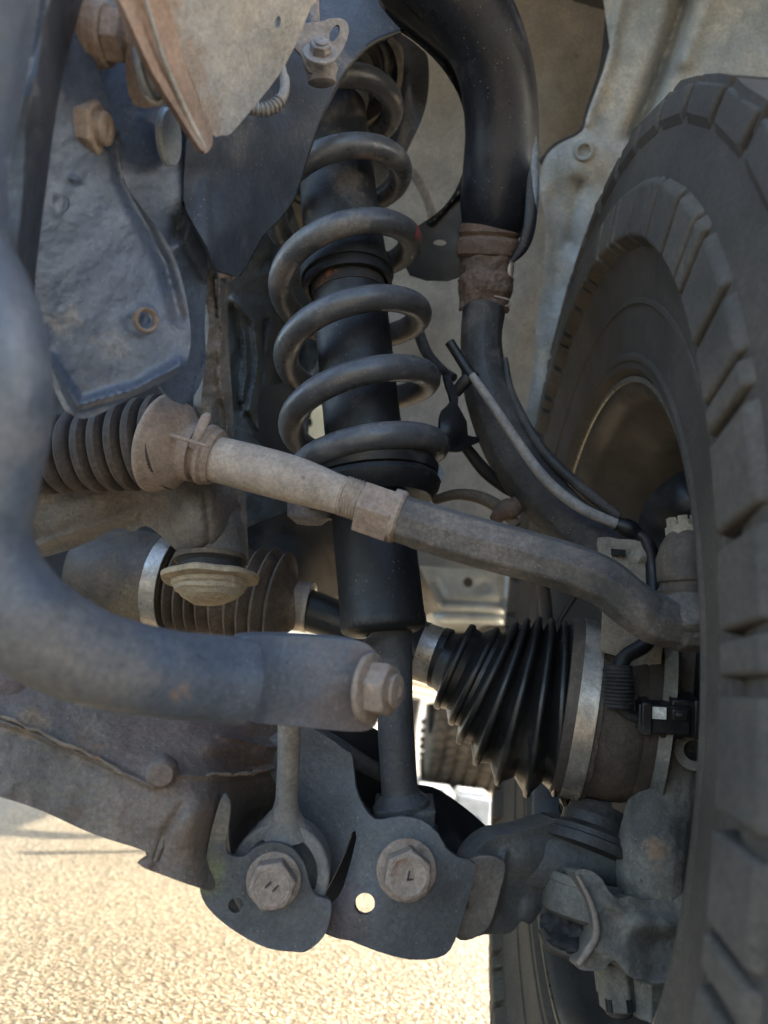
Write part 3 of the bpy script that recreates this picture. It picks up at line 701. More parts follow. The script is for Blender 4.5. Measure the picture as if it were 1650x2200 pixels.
# pale round cap behind the tie rod
tag(obj('round_cap', lathe(P(668, 1060, .50), P(664, 1128, .50), [(0, .015), (.3, .0155), (.75, .0150), (.85, .012), (1, .008), (1.02, 0)], 40), m_slot), 'pale round metal cap poking out just below the threaded tie rod', 'cap')

# ------------------------------------------------------------------ driveshaft
ds = thing('driveshaft', P(700, 1320, .55), 'black driveshaft with ribbed rubber boots running behind the strut to the wheel', 'driveshaft')
def seg_of(a, b, prof, mt, name, seg=72, sharp=40): return obj(name, lathe_px(a, b, prof, seg), mt, ds, sharp)
I0, I1 = (190, 1226, .60), (385, 1258, .585)
seg_of(I0, I1, [(0, 0), (0, 92), (.1, 101), (.5, 104), (.78, 102), (.80, 110), (.84, 110), (.84, 104), (1, 104), (1, 0)], m_joint, 'inner_joint')
seg_of((345, 1252, .588), (385, 1258, .585), [(0, 104), (0, 109), (1, 109), (1, 104)], m_clamp, 'band_clamp')
pr = [(0, 95), (.02, 104)]
for k, (t, r) in enumerate([(.06, 104), (.14, 104), (.22, 102), (.30, 98), (.40, 98), (.52, 104), (.62, 112), (.72, 116), (.82, 112)]):
    dt = .045
    pr += [(t-dt, r*.80), (t-.014, r*.97), (t, r), (t+.012, r*.97)]
pr += [(.86, 78), (.9, 62), (.93, 52), (1, 50)]
seg_of((380, 1257, .585), (655, 1305, .57), pr, m_cvd, 'inner_boot')
seg_of((604, 1296, .573), (668, 1306, .57), [(0, 46), (0, 54), (.1, 55), (.12, 52), (.16, 52), (.2, 53), (.8, 52), (.84, 54), (1, 54), (1, 40)], m_clamp, 'band_clamp')
seg_of((640, 1302, .571), (960, 1420, .535), [(0, 40), (0, 44), (.3, 43), (.6, 46), (.9, 50), (1, 50), (1, 0)], m_cv, 'shaft')
O0, O1 = (925, 1405, .54), (1240, 1522, .50)
seg_of((890, 1393, .545), (955, 1416, .538), [(0, 46), (0, 60), (.12, 63), (.3, 63), (.3, 60), (.75, 60), (.78, 65), (1, 66), (1, 40)], m_cv, 'boot_neck')
seg_of((903, 1398, .543), (938, 1410, .54), [(0, 60), (0, 62.5), (1, 62.5), (1, 60)], m_clamp, 'band_clamp')
rings = [((940, 1362), (914, 1456), 1), ((956, 1362), (924, 1468), 1), ((985, 1362), (940, 1486), 1),
         ((1018, 1342), (938, 1522), 0), ((1070, 1348), (968, 1556), 0), ((1112, 1336), (985, 1596), 0), ((1135, 1328), (1022, 1640), 0), ((1160, 1324), (1068, 1680), 0), ((1187, 1328), (1130, 1704), 0), ((1214, 1334), (1190, 1702), 0), ((1234, 1338), (1216, 1698), 1)]
bm_ = M(); RR = []
def ringdat(t, b, d):
    cx, cy = (t[0]+b[0])/2, (t[1]+b[1])/2; r = math.hypot(t[0]-b[0], t[1]-b[1])/2
    ux, uy = (t[0]-b[0])/2/r, (t[1]-b[1])/2/r
    return [P(cx, cy, d), r*d/F, V(-uy, -.22, -ux), V(ux, 0, -uy)]
for i, (t, b, k) in enumerate(rings):
    d = .54-.036*i/len(rings); R1 = ringdat(t, b, d)
    if k == 0:
        t0, b0, _ = rings[i-1]
        # valley before this ridge
        Rv = ringdat(((t[0]+t0[0])/2, (t[1]+t0[1])/2), ((b[0]+b0[0])/2, (b[1]+b0[1])/2), d+.002); Rv[1] *= .84 if i > 3 else .9
        RR.append(Rv)
        for f, o in ((.94, -.0026), (.975, -.0022), (.995, -.0012), (1, 0), (.995, .0012), (.975, .0022), (.94, .0026)):
            RR.append([R1[0]+R1[2]*o, R1[1]*f, R1[2], R1[3]])
    else: RR.append(R1)
for (c, r, nrm, u) in RR:
    u = (u-nrm*u.dot(nrm)).normalized(); w_ = nrm.cross(u)
    for q in range(96):
        a = 2*math.pi*q/96; bm_.v.append(c+(u*math.cos(a)+w_*math.sin(a))*r)
for i in range(len(RR)-1):
    for q in range(96): bm_.f.append((i*96+q, i*96+(q+1) % 96, (i+1)*96+(q+1) % 96, (i+1)*96+q))
obj('outer_boot', fixn(bm_), m_cv, ds, 50)
H0, H1 = (1205, 1510, .504), (1400, 1548, .492)
seg_of(H0, H1, [(0, 160), (0, 182), (.08, 185), (.36, 186), (.36, 182), (.48, 181), (.56, 182), (.76, 178), (.8, 174), (.8, 176), (.94, 172), (.97, 160), (1, 150), (1, 0)], m_joint, 'outer_joint', 96)
seg_of((1228, 1514, .5025), (1266, 1522, .50), [(0, 182), (0, 188.5), (.85, 188.5), (.85, 190), (1, 190), (1, 182)], m_clamp, 'band_clamp', 96)

# ------------------------------------------------------------------ sway bar and link
sw = thing('sway_bar', P(300, 1440, .28), 'thick blue grey anti roll bar sweeping from the left edge to its flattened bolted end', 'anti roll bar')
bp = tube([(-1100, 330, .235, 108), (-600, 340, .23, 110), (-260, 420, .225, 112), (-150, 500, .225, 112), (-75, 590, .225, 114), (-26, 720, .225, 116), (-12, 870, .226, 118), (-40, 1020, .228, 118), (-60, 1130, .231, 118), (-35, 1230, .236, 118), (50, 1330, .246, 112), (180, 1405, .262, 102), (330, 1443, .282, 94), (440, 1455, .298, 92), (520, 1462, .308, 93)], 10, 40)
obj('bar', bp, m_bar, sw, 60)
fe_ = M()
# flattened end: rounded slab
out = [(505, 1385), (530, 1366), (640, 1366), (760, 1375), (800, 1392), (818, 1425), (822, 1480), (815, 1540), (795, 1568), (750, 1572), (640, 1562), (545, 1552), (518, 1535), (508, 1470)]
o_ = catmull(out, 4, True)
for (dd, s) in ((.322, .97), (.317, 1.0), (.352, 1.0), (.356, .96)):
    pass
def slabp(outline, ctrl_d, th, name, mt, parent, bev=.002, ns=4, holes=(), sharp=35, nz=(0, 1), bumps=(), ridges=(), step=22, label=None):
    m = panel(outline, ctrl_d, step, ns, holes=holes, nz=nz, bumps=bumps, ridges=ridges)
    return obj(name, m, mt, parent, sharp, label=label, mods=(solid(th), bevel(bev, 3, 45)))
slabp(out, [(500, 1460, .300), (600, 1460, .312), (820, 1460, .325), (600, 1370, .316), (600, 1560, .316)], .022, 'flattened_end', m_bar, sw, .004, bumps=[(512, 1460, 12, 90, -3, 0)])
bolt(sw, P(788, 1476, .322), V(.88, -.42, -.02), .0150, .0118, .009, m_bolt, hf=.003, stud=.003, name='x')
lk = thing('stabilizer_link', P(610, 1860, .42), 'grey drop link hanging from the anti roll bar end to the left bracket bolt', 'drop link')
LE = P(606, 1868, .422)
ring = lathe(LE+FWD*.016, LE-FWD*.014, [(0, .0205), (0, .0262), (.06, .0275), (.94, .0275), (1, .0262), (1, .0205), (.5, .0205), (0, .0205)], 64)
stem = fixn(sweep([P(*a[:3]) for a in [(624, 1500, .40), (622, 1560, .405), (620, 1640, .411), (616, 1720, .417), (614, 1756, .42), (612, 1785, .421)]], [.0068, .0064, .0062, .0064, .009, .015], 28))
obj('link_eye', ring, m_link, lk, 30, mods=(bevel(.0008, 2, 30),))
obj('link_rod', stem, m_link, lk)
obj('link_neck', tube([(617, 1735, .418, 26), (614, 1758, .42, 42), (612, 1778, .421, 60)], 6, 28, asp=.7), m_link, lk)
obj('bushing', lathe(LE+FWD*.014, LE-FWD*.0175, [(0, .010), (0, .0205), (.9, .0205), (.93, .018), (.96, .019), (.98, .0155), (1, .015), (1, .008)], 56), m_rub, lk)

# ------------------------------------------------------------------ lower control arm
la = thing('lower_control_arm', P(500, 1750, .45), 'rusty grey lower control arm with two bolted bracket tabs', 'control arm')
arm = panel([(-900, 1250), (-120, 1370), (0, 1395), (200, 1500), (420, 1520), (560, 1540), (640, 1560), (690, 1620), (690, 1720), (600, 1830), (520, 1850), (495, 1830), (492, 1740), (492, 1704), (490, 1740), (478, 1810), (460, 1905), (430, 1908), (350, 1880), (300, 1858), (318, 1832), (200, 1792), (90, 1742), (0, 1712), (-120, 1680), (-900, 1560)],
            [(-900, 1250, .44), (-900, 1560, .41), (-100, 1400, .40), (-100, 1680, .36), (300, 1520, .42), (300, 1840, .375), (430, 1880, .378), (460, 1740, .388), (640, 1570, .47), (600, 1820, .47), (520, 1780, .462), (530, 1700, .45), (0, 1560, .375), (200, 1640, .382), (380, 1660, .388)], 13, 3,
            bumps=[(345, 1660, 32, 40, 5, 0), (352, 1655, 20, 16, 3, 0), (590, 1620, 60, 30, 10, 0), (590, 1690, 45, 50, 12, 0), (420, 1780, 40, 50, 5, 20), (480, 1600, 60, 25, 6, 0)],
            ridges=[([(-80, 1520), (60, 1570), (200, 1630), (330, 1690)], 7, 4.5), ([(380, 1665), (500, 1668), (600, 1650)], 8, 4), ([(330, 1870), (350, 1800), (390, 1730)], 9, -3), ([(470, 1580), (600, 1608)], 5, 3)], nz=(1.4, 40))
obj('arm_body', arm, m_arm, la, 30, mods=(solid(.02),))
obj('arm_bulge', tube([(-60, 1440, .40, 60), (20, 1480, .40, 55), (60, 1560, .41, 30)], 6, 20), m_arm, la)
obj('weld_bead', wobble(tube([(-60, 1512, .374, 5), (60, 1562, .375, 5), (180, 1618, .378, 4), (260, 1655, .381, 5), (325, 1690, .384, 4)], 14, 10), .0016, 160), m_weld, la, 60)
obj('weld_bead', wobble(tube([(378, 1664, .385, 4), (450, 1668, .394, 4), (520, 1664, .412, 4), (590, 1652, .442, 3)], 14, 10), .0016, 160), m_weld, la, 60)
obj('weld_bead', wobble(tube([(395, 1700, .382, 5), (372, 1745, .379, 6), (352, 1800, .375, 6), (335, 1850, .374, 5)], 12, 10), .0016, 160), m_weld, la, 60)
obj('casting_boss', wobble(lathe(P(350, 1656, .392), P(345, 1664, .374), [(0, .0085), (.6, .0082), (.9, .0070), (1, .0055), (1, 0)], 32), .0006, 200), m_arm, la)
# bracket tabs
lt = [(470, 1728), (484, 1706), (496, 1726), (492, 1775), (486, 1820), (496, 1838), (525, 1840), (548, 1822), (588, 1810), (628, 1823), (655, 1858), (668, 1905), (684, 1926), (712, 1938), (706, 1990), (690, 2020), (660, 2044), (635, 2046), (575, 2038), (515, 2008), (462, 1968), (434, 1930), (429, 1888), (440, 1850), (452, 1790)]
slabp(lt, [(450, 1750, .385), (430, 1930, .388), (585, 1890, .396), (640, 2040, .392), (710, 1950, .398)], .006, 'bracket_tab', m_tab, la, .0022, 3, holes=[(507, 1946, 16, 16, 0)], nz=(1.1, 50), label='left bracket tab with a small round hole and a greenish edge', step=14)
rtb = [(560, 1600), (640, 1560), (690, 1575), (742, 1612), (757, 1626), (764, 1690), (782, 1735), (806, 1760), (835, 1758), (862, 1754), (905, 1762), (940, 1790), (958, 1822), (985, 1842), (1021, 1858), (1006, 1930), (985, 1998), (968, 2040), (940, 2058), (880, 2062), (810, 2044), (755, 2022), (698, 2006), (702, 1950), (716, 1938), (738, 1905), (766, 1800), (756, 1788), (742, 1830), (700, 1915), (686, 1900), (640, 1800), (600, 1700)]
slabp(rtb, [(640, 1570, .45), (690, 1700, .445), (690, 1880, .436), (757, 1795, .425), (720, 1930, .412), (873, 1870, .41), (990, 1850, .416), (860, 2050, .405), (720, 2000, .408), (760, 1650, .444), (960, 2040, .412)], .006, 'bracket_tab', m_tab, la, .0022, 2, holes=[(783, 1942, 22, 24, 20)], nz=(1.2, 50), label='right bracket tab with a larger round hole', step=12)
VX = (-FWD*1.0+UP*-.05+RIGHT*.03).normalized()
for i, (x, y, d, rf, rh) in enumerate(((588, 1890, .394, 59, 50), (873, 1868, .408, 65, 51))):
    c = P(x, y, d); rf_, rh_ = rf*d/F, rh*d/F
    ww, hh = bolt(la, c, VX, rf_, rh_*1.04, .011, m_bolt, hf=.0022, rot=.5+i*.25, mhead=m_bolt)
    fc = c+VX*(.0022+.011+.0002); u = VX.cross(UP).normalized()
    obj('head_face', lathe(fc-VX*.0006, fc+VX*.0003, [(0, rh_*.80), (.8, rh_*.78), (1, rh_*.74), (.6, rh_*.7), (.6, 0)], 48), m_bolt, hh)
    mk = M()
    for (a, b, l, s) in (((-.0018, .0012, .0042, .9), (.0022, .0, .0042, .9)) if i == 0 else ((0, .001, .004, 1.5), (.001, -.0012, .0035, .2))):
        q = fc+VX*.0003-u*a+UP*b
        t = (UP*math.sin(s)+(-u)*math.cos(s))
        mk.join(box(q, t, VX.cross(t), VX, l, .0007, .0006))
    obj('head_mark', mk, m_dark, hh)
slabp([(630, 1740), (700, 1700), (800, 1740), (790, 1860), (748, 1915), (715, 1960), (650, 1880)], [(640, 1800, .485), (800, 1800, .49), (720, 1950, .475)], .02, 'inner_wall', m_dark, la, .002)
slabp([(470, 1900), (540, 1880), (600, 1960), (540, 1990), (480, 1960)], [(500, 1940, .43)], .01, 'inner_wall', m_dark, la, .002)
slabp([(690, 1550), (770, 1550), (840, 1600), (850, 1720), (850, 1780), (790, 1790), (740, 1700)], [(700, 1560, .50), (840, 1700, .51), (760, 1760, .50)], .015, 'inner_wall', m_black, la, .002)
obj('brace', tube([(640, 1560, .475, 16), (700, 1590, .478, 20), (770, 1635, .482, 20), (840, 1672, .486, 16)], 5, 16, asp=.6), m_knud, la)
# torn dark flap and outer shaped end behind the right tab
obj('arm_rib', slabp([(880, 1730), (940, 1690), (1000, 1740), (1060, 1790), (1105, 1800), (1100, 1850), (1050, 1900), (1000, 1880), (960, 1820)], [(900, 1720, .48), (1090, 1800, .50), (1000, 1880, .455)], .02, 'arm_web', m_dark, la, .002).name, M().add([P(0, 0, 1)]*3, [(0, 1, 2)]), m_dark, la) if 0 else \
    slabp([(880, 1700), (930, 1690), (1000, 1735), (1060, 1785), (1105, 1800), (1100, 1850), (1050, 1900), (1000, 1880), (960, 1820)], [(900, 1710, .49), (1090, 1800, .50), (1000, 1880, .455)], .02, 'arm_web', m_black, la, .002)
slabp([(1010, 1850), (1060, 1800), (1110, 1790), (1180, 1770), (1215, 1765), (1345, 1790), (1350, 1890), (1240, 1900), (1175, 1905), (1165, 1950), (1140, 1985), (1120, 1980), (1095, 2005), (1040, 2008), (1000, 2020), (978, 2003), (995, 1940)],
      [(1010, 1860, .435), (990, 2000, .43), (1100, 1900, .45), (1200, 1850, .47), (1350, 1850, .475), (1120, 1980, .455)], .028, 'arm_outer_end', m_tabd, la, .003, 3, nz=(1.2, 50), bumps=[(1150, 1850, 60, 40, 8, 0), (1065, 1930, 12, 70, 4, 15), (1140, 1960, 22, 30, 5, 0)], ridges=[([(1085, 1830), (1072, 1900), (1045, 1990)], 7, 4)], step=14)
obj('arm_end_block', tube([(1060, 1850, .47, 60), (1140, 1845, .472, 60), (1240, 1845, .475, 58), (1350, 1850, .478, 60)], 6, 24), m_tabd, la)
slabp([(1010, 1845), (1085, 1850), (1075, 1920), (1050, 1995), (1000, 2022), (978, 2003), (1000, 1930)], [(1010, 1860, .430), (990, 2000, .425), (1075, 1900, .432)], .008, 'wear_pad', m_arm, la, .002, 3, nz=(1, 30))

# lower ball joint
bj = thing('lower_ball_joint', P(1260, 1850, .47), 'round lower ball joint with ringed rubber boot at the outer end of the control arm', 'ball joint')
A, B = P(1262, 1830, .47), P(1285, 1735, .482)
obj('joint_boot', lathe(A, B, [(0, .0), (0, .030), (.12, .0305), (.2, .0305), (.24, .0275), (.36, .0275), (.42, .0245), (.5, .021), (.72, .0205), (.8, .0185), (1, .017), (1, 0)], 64), m_knud, bj)
obj('joint_cup', lathe(P(1262, 1885, .462), P(1250, 1975, .455), [(0, .02), (.0, .0245), (.12, .0255), (.2, .0255), (.22, .0245), (.6, .0255), (.9, .0245), (1, .02), (1, 0)], 64), m_knu, bj)
obj('torn_boot', panel([(1162, 1965), (1200, 1955), (1250, 1965), (1290, 1990), (1275, 2060), (1220, 2050), (1180, 2025), (1163, 2000)], [(1165, 1990, .45), (1290, 2000, .44), (1230, 2050, .435)], 9, 3, nz=(4, 14), jag=2.5, bumps=[(1225, 2035, 60, 16, 9, 15)]), m_rub, bj, mods=(solid(.004),), label='torn ragged rubber boot')
obj('boot_rim', tube([(1163, 2000, .448, 10), (1185, 2030, .44, 14), (1225, 2047, .434, 15), (1270, 2062, .432, 14)], 6, 12), m_joint, bj)
obj('grease_ring', lathe(P(1209, 1740, .50), P(1218, 1738, .50), [(0, .0045), (0, .0075), (1, .0075), (1, .0045), (0, .0045)], 30), m_joint, bj)
obj('grease_stub', lathe(P(1214, 1740, .502), P(1250, 1732, .51), [(0, .0062), (.5, .0062), (.5, .0075), (.7, .0075), (.7, .006), (1, .006)], 30), m_dark, bj)

# ------------------------------------------------------------------ knuckle
kn = thing('steering_knuckle', P(1400, 1700, .5), 'cast steering knuckle with long curved upper arm and heavy lower lug beside the tyre', 'steering knuckle')
up = fixn(sweep([P(*a[:3]) for a in catmull([(1040, 662, .575, 50), (1034, 740, .57, 46), (1050, 850, .562, 52), (1105, 980, .55, 62), (1190, 1090, .535, 66), (1290, 1180, .52, 66), (1400, 1260, .51, 66), (1440, 1400, .51, 70), (1450, 1550, .51, 76)], 8)],
                [a[3]*a[2]/F for a in catmull([(1040, 662, .575, 47), (1034, 740, .57, 45), (1050, 850, .562, 52), (1105, 980, .55, 58), (1190, 1090, .535, 58), (1290, 1180, .52, 60), (1400, 1260, .51, 66), (1440, 1400, .51, 70), (1450, 1550, .51, 76)], 8)], sect=sec, upv=V(.3, -.9, 0)))
obj('upper_arm', up, m_knud, kn, 25, mods=(bevel(.002, 2, 25),))
obj('arm_rib', tube([(1085, 770, .56, 6), (1100, 850, .55, 10), (1160, 960, .535, 12), (1240, 1040, .522, 12), (1330, 1112, .51, 10)], 6, 12), m_knud, kn)
body = M()
for pts in ([(1450, 1380, .50, 70), (1455, 1500, .50, 80), (1450, 1620, .495, 85), (1430, 1720, .485, 60)],
            [(1455, 1640, .475, 62), (1428, 1715, .462, 68), (1407, 1800, .452, 73), (1402, 1880, .45, 76), (1408, 1960, .452, 74), (1415, 2020, .46, 70)],
            [(1500, 1640, .5, 60), (1480, 1760, .5, 70), (1480, 1900, .5, 70)],
            [(1430, 1980, .445, 40), (1500, 1985, .445, 48)]):
    body.join(tube(pts, 6, 20))
obj('knuckle_body', body, m_knu, kn, mods=(remesh(.0013, 4, .0014, .008),))
slabp([(1236, 1876), (1250, 1868), (1272, 1872), (1294, 1890), (1308, 1915), (1330, 1930), (1352, 1925), (1400, 1935), (1510, 1925), (1510, 2110), (1460, 2122), (1400, 2116), (1362, 2104), (1340, 2085), (1322, 2064), (1308, 2070), (1296, 2084), (1270, 2086), (1244, 2082), (1238, 2068), (1256, 2048), (1276, 2025), (1284, 1990), (1278, 1955), (1262, 1920)],
      [(1240, 1876, .424), (1300, 1930, .420), (1245, 2075, .414), (1340, 2000, .414), (1400, 2100, .416), (1500, 2050, .422), (1500, 1940, .43), (1400, 1945, .426)], .035, 'knuckle_lug', m_knu, kn, .003, 3,
      bumps=[(1420, 1985, 70, 26, 7, 3), (1430, 2040, 60, 40, -3, 0), (1330, 2060, 60, 18, 3, 25), (1320, 1985, 30, 40, -3, 0), (1318, 1948, 26, 14, 3, 40)], ridges=[([(1340, 2090), (1400, 2112), (1480, 2115)], 12, 5)], nz=(1.5, 34), step=10)
obj('horn_edge', tube([(1240, 1880, .421, 4), (1262, 1922, .417, 6), (1278, 1965, .414, 7), (1281, 2010, .412, 8), (1262, 2045, .411, 8), (1243, 2072, .411, 6)], 6, 12), mat('horn_rust', (.2, .17, .145), (.38, .26, .2), .55, 30, .8), kn)
obj('casting_line', tube([(1478, 1660, .462, 4), (1462, 1740, .456, 5), (1448, 1830, .452, 5), (1430, 1960, .452, 4)], 6, 8), m_knu, kn)
obj('bore_ring', lathe(P(1400, 1545, .492), P(1425, 1550, .49), [(0, .04), (0, .053), (1, .058), (1, .05)], 64), m_knu, kn)
A, B = P(1318, 2060, .447), P(1332, 2172, .442)
bc = thing('castle_nut', A, 'slotted castle nut under the knuckle, left of the square lug', 'nut')
obj('nut_body', hexm(A, B-A, .0125, (B-A).length*.92, .0125, dome=.05), m_knu, bc, 25, mods=(bevel(.001),))
for k in range(6):
    a = math.pi/3*k; ax = (B-A).normalized(); u = ax.orthogonal().normalized(); v = ax.cross(u); n_ = u*math.cos(a)+v*math.sin(a)
    obj('slot', box(A+ax*(B-A).length*.75+n_*.0107, n_.cross(ax), n_, ax, .004, .003, .007), m_dark, bc)
obj('stud_end', lathe(A+(B-A)*.9, A+(B-A)*1.08, [(0, .009), (.6, .0085), (1, .006), (1, 0)], 32), m_joint, bc)
A, B = P(1398, 2060, .447), P(1398, 2176, .442)
bd = thing('square_lug_bolt', A, 'blocky bolt head under the knuckle beside the tyre edge', 'bolt')
obj('bolt_head', hexm(A, B-A, .0162, (B-A).length, .0162, rot=.6, dome=.04), m_knu, bd, 25, mods=(bevel(.0015),))
obj('bolt_face', lathe(A+(B-A)*.98, A+(B-A)*1.02, [(0, .011), (1, .0105), (1, 0)], 32), m_knu, bd)
# flange with bolt hole next to connector
kb = slabp([(1462, 1560), (1510, 1560), (1512, 1700), (1480, 1640), (1462, 1600)], [(1480, 1600, .455)], .008, 'sensor_flange', m_knud, kn)
obj('flange_eye', lathe(P(1492, 1612, .452), P(1492, 1613, .445), [(0, .0115), (1, .0115), (1, .006), (0, .006)], 40), m_knu, kn)
# dusty plate behind the tie rod end
pb = thing('dust_plate', P(1350, 1300, .47), 'beige dusty metal plate with a square slot behind the tie rod end', 'plate')
slabp([(1286, 1155), (1330, 1158), (1385, 1165), (1405, 1200), (1425, 1330), (1418, 1440), (1405, 1448), (1345, 1440), (1345, 1415), (1300, 1402), (1293, 1380), (1297, 1300), (1290, 1200)],
      [(1290, 1160, .47), (1420, 1200, .475), (1300, 1400, .455), (1410, 1440, .46)], .003, 'plate_sheet', m_bracket, pb, .0008, 2, nz=(.6, 40), bumps=[(1380, 1195, 14, 12, 4, 0)], step=12)
obj('slot', box(P(1328, 1187, .4685), V(1, 0, -.08), V(0, 1, 0), V(.08, 0, 1), .0085, .003, .0042), m_dark, pb)
# brake dust shield behind
obj('dark_shield', panel([(1370, 1130), (1400, 1060), (1480, 1005), (1560, 1000), (1560, 1400), (1420, 1420), (1380, 1250)], [(1380, 1150, .56), (1550, 1100, .53), (1500, 1400, .53)], 20, 3, bumps=[(1470, 1080, 60, 60, 15, 0)]), m_black, kn, mods=(solid(.004),))

# ------------------------------------------------------------------ upper control arm
ua = thing('upper_control_arm', P(1050, 300, .55), 'glossy black curved upper control arm arching over the spring to its ball joint', 'control arm')
pts = [(860, -150, .50, 92), (960, -40, .51, 90), (1030, 60, .525, 84), (1066, 160, .54, 80), (1078, 270, .555, 79), (1074, 370, .565, 80), (1064, 450, .575, 76), (1050, 510, .585, 58)]
obj('arm_tube', tube(pts, 8, 40), m_uca, ua, 60)
obj('outer_edge', tube([(985, -40, .512, 6), (1052, 50, .522, 9), (1103, 145, .533, 12), (1132, 240, .542, 13), (1144, 330, .546, 12), (1149, 420, .548, 9), (1147, 480, .55, 5)], 8, 20, asp=.8), mat('edge_highlight', (.10, .12, .15), (.2, .19, .18), .2, 30, .3, speck=.3, bump=.15, spec=.7), ua)  # lighter blue-grey paints the sky reflection into the arm's outer edge
obj('arm_lip', tube([(1138, 270, .545, 10), (1142, 400, .548, 14), (1138, 480, .55, 14), (1124, 530, .553, 12), (1100, 562, .556, 5)], 8, 20, asp=.6), m_uca, ua)
inner = [(600, -140), (780, -100), (900, -60), (980, 30), (1040, 180), (1050, 330), (1030, 470), (1000, 592), (880, 592), (870, 500), (900, 484), (952, 446), (985, 395), (1003, 330), (1002, 270), (985, 205), (945, 140), (895, 92), (850, 60), (800, 15), (700, -60)]
slabp(inner, [(700, -100, .53), (900, 0, .545), (1020, 300, .58), (900, 540, .60), (1000, 560, .59), (850, 60, .56)], .004, 'arm_web', m_black, ua, .001, 3, holes=[(945, 522, 14, 7, 0)], ridges=[([(790, 0), (850, 50), (950, 135), (1000, 230), (1012, 330), (985, 415), (930, 475)], 7, 5)], nz=(.5, 60))
obj('ball_joint_boot', lathe(P(1058, 430, .575), P(1046, 570, .588), [(0, .015), (0, .022), (.2, .0235), (.3, .0225), (.36, .0215), (.42, .0240), (.52, .0245), (.58, .0222), (.64, .0250), (.75, .0255), (.85, .0245), (.95, .0185), (1, .014), (1, 0)], 64), m_rustb, ua)
nutm = lathe(P(1046, 545, .582), P(1040, 668, .585), [(0, .0), (0, .0185), (.2, .0195), (.38, .0185), (.45, .0215), (.7, .0205), (.85, .0175), (1, .0185), (1, 0)], 32)
for v in nutm.v: pass
obj('castle_nut', wobble(nutm, .003, 70), m_rustb, ua, 30, mods=(remesh(.0009, 2, .0035, .007),))
obj('shiny_shank', tube([(1087, 540, .575, 9), (1094, 575, .575, 11), (1088, 610, .577, 7)], 5, 12), m_clamp, ua)
obj('cotter_pin', tubem([P(1062, 636, .568), P(1080, 640, .566), P(1094, 645, .566), P(1096, 655, .567), P(1086, 657, .568)], .0007, 5, 8), m_bolt, ua)
bolt(ua, P(1074, 470, .60), V(1, 0, 0), .01, .008, .006, m_rustb)

# spring tower sheet right of the spring top
tw = thing('strut_tower_bracket', P(880, 250, .62), 'dark curved sheet bracket right of the upper spring turns', 'bracket')
slabp([(700, 120), (790, 75), (850, 68), (905, 105), (920, 130), (920, 200), (905, 260), (870, 335), (845, 400), (815, 480), (790, 500), (800, 330), (860, 200), (835, 110), (780, 120), (720, 190)],
      [(750, 100, .55), (850, 80, .56), (915, 160, .62), (860, 330, .64), (810, 480, .64), (840, 150, .62)], .003, 'tower_sheet', m_gusset, tw, .0008, 3, ridges=[([(850, 75), (872, 140), (868, 260), (840, 350)], 12, 5)], nz=(1, 40))
obj('tower_ring', lathe(S_at(170), S_at(60), [(0, .056), (0, .0605), (.4, .063), (1, .063), (1, .056)], 64), m_foil, tw)

# ------------------------------------------------------------------ hoses and brackets right of the spring
br = thing('hose_bracket', P(980, 900, .53), 'black folded bracket clipped to the wheel speed cable', 'bracket')
slabp([(953, 795), (965, 800), (985, 855), (984, 870), (1003, 905), (1006, 935), (1026, 938), (1030, 950), (1005, 960), (998, 968), (965, 970), (948, 940), (946, 905), (952, 880), (970, 862), (960, 830)], [(960, 800, .53), (990, 860, .522), (980, 960, .515), (1030, 940, .53)], .004, 'bracket_plate', m_black, br, .001, 2, bumps=[(975, 925, 22, 22, 5, 0)], step=9)
obj('clip', tube([(978, 845, .528, 12), (1000, 818, .524, 14), (1018, 800, .524, 13)], 5, 12, asp=.6), m_black, br)
obj('rail', tube([(1000, 960, .54, 12), (1040, 1010, .545, 14), (1080, 1045, .55, 12), (1105, 1062, .55, 10)], 6, 12, asp=.6), m_black, br)
cb = thing('sensor_cable', P(1150, 1000, .51), 'grey brown wheel speed sensor cable running along the knuckle arm', 'cable')
obj('cable_end', tube([(966, 735, .53, 11), (985, 765, .528, 11), (1008, 800, .524, 12), (1020, 812, .522, 12)], 5, 14), m_black, cb)
obj('cable_sheath', tube([(1014, 806, .521, 9), (1060, 872, .512, 10), (1120, 962, .504, 11), (1180, 1038, .497, 12), (1250, 1092, .49, 12), (1330, 1128, .483, 11)], 8, 16), m_hose, cb)
obj('cable_clip', tube([(1325, 1126, .482, 16), (1352, 1136, .48, 20), (1372, 1146, .478, 14)], 5, 14), m_black, cb)
obj('cable_run', tube([(1360, 1140, .479, 11), (1390, 1165, .476, 15), (1402, 1220, .472, 16), (1405, 1290, .462, 16), (1403, 1350, .45, 16), (1385, 1385, .446, 17), (1345, 1410, .444, 16), (1328, 1440, .442, 18)], 8, 16), m_black, cb)
pl = [(0, .006)]
for k in range(12): pl += [(k/12+.01, .0082+.001*math.sin(k/12*math.pi)), (k/12+.05, .0078)]
obj('grommet', wobble(lathe(P(1328, 1428, .442), P(1330, 1525, .438), pl+[(1, .006), (1, 0)], 32), .0003, 200), m_rub, cb)
obj('pigtail', tube([(1325, 1505, .44, 18), (1345, 1530, .44, 13), (1375, 1548, .44, 9)], 6, 12), m_rub, cb)
cn_ = thing('sensor_connector', P(1440, 1535, .43), 'black plastic sensor plug with a white painted mark beside the tyre', 'connector')
ux, uy, uz = V(1, -.15, -.02), V(.15, 1, 0), V(.02, 0, 1)
def cbx(name, x, y, w_, h, t, d=.435, mt=m_black, p=cn_, b=.001):
    s = d/F
    return obj(name, box(P(x, y, d+t/2), ux, uy, uz, w_*s, t, h*s), mt, p, mods=(bevel(b),))
cbx('plug_body', 1420, 1538, 108, 62, .018, .433)
cbx('plug_lip', 1383, 1536, 22, 72, .020, .431)
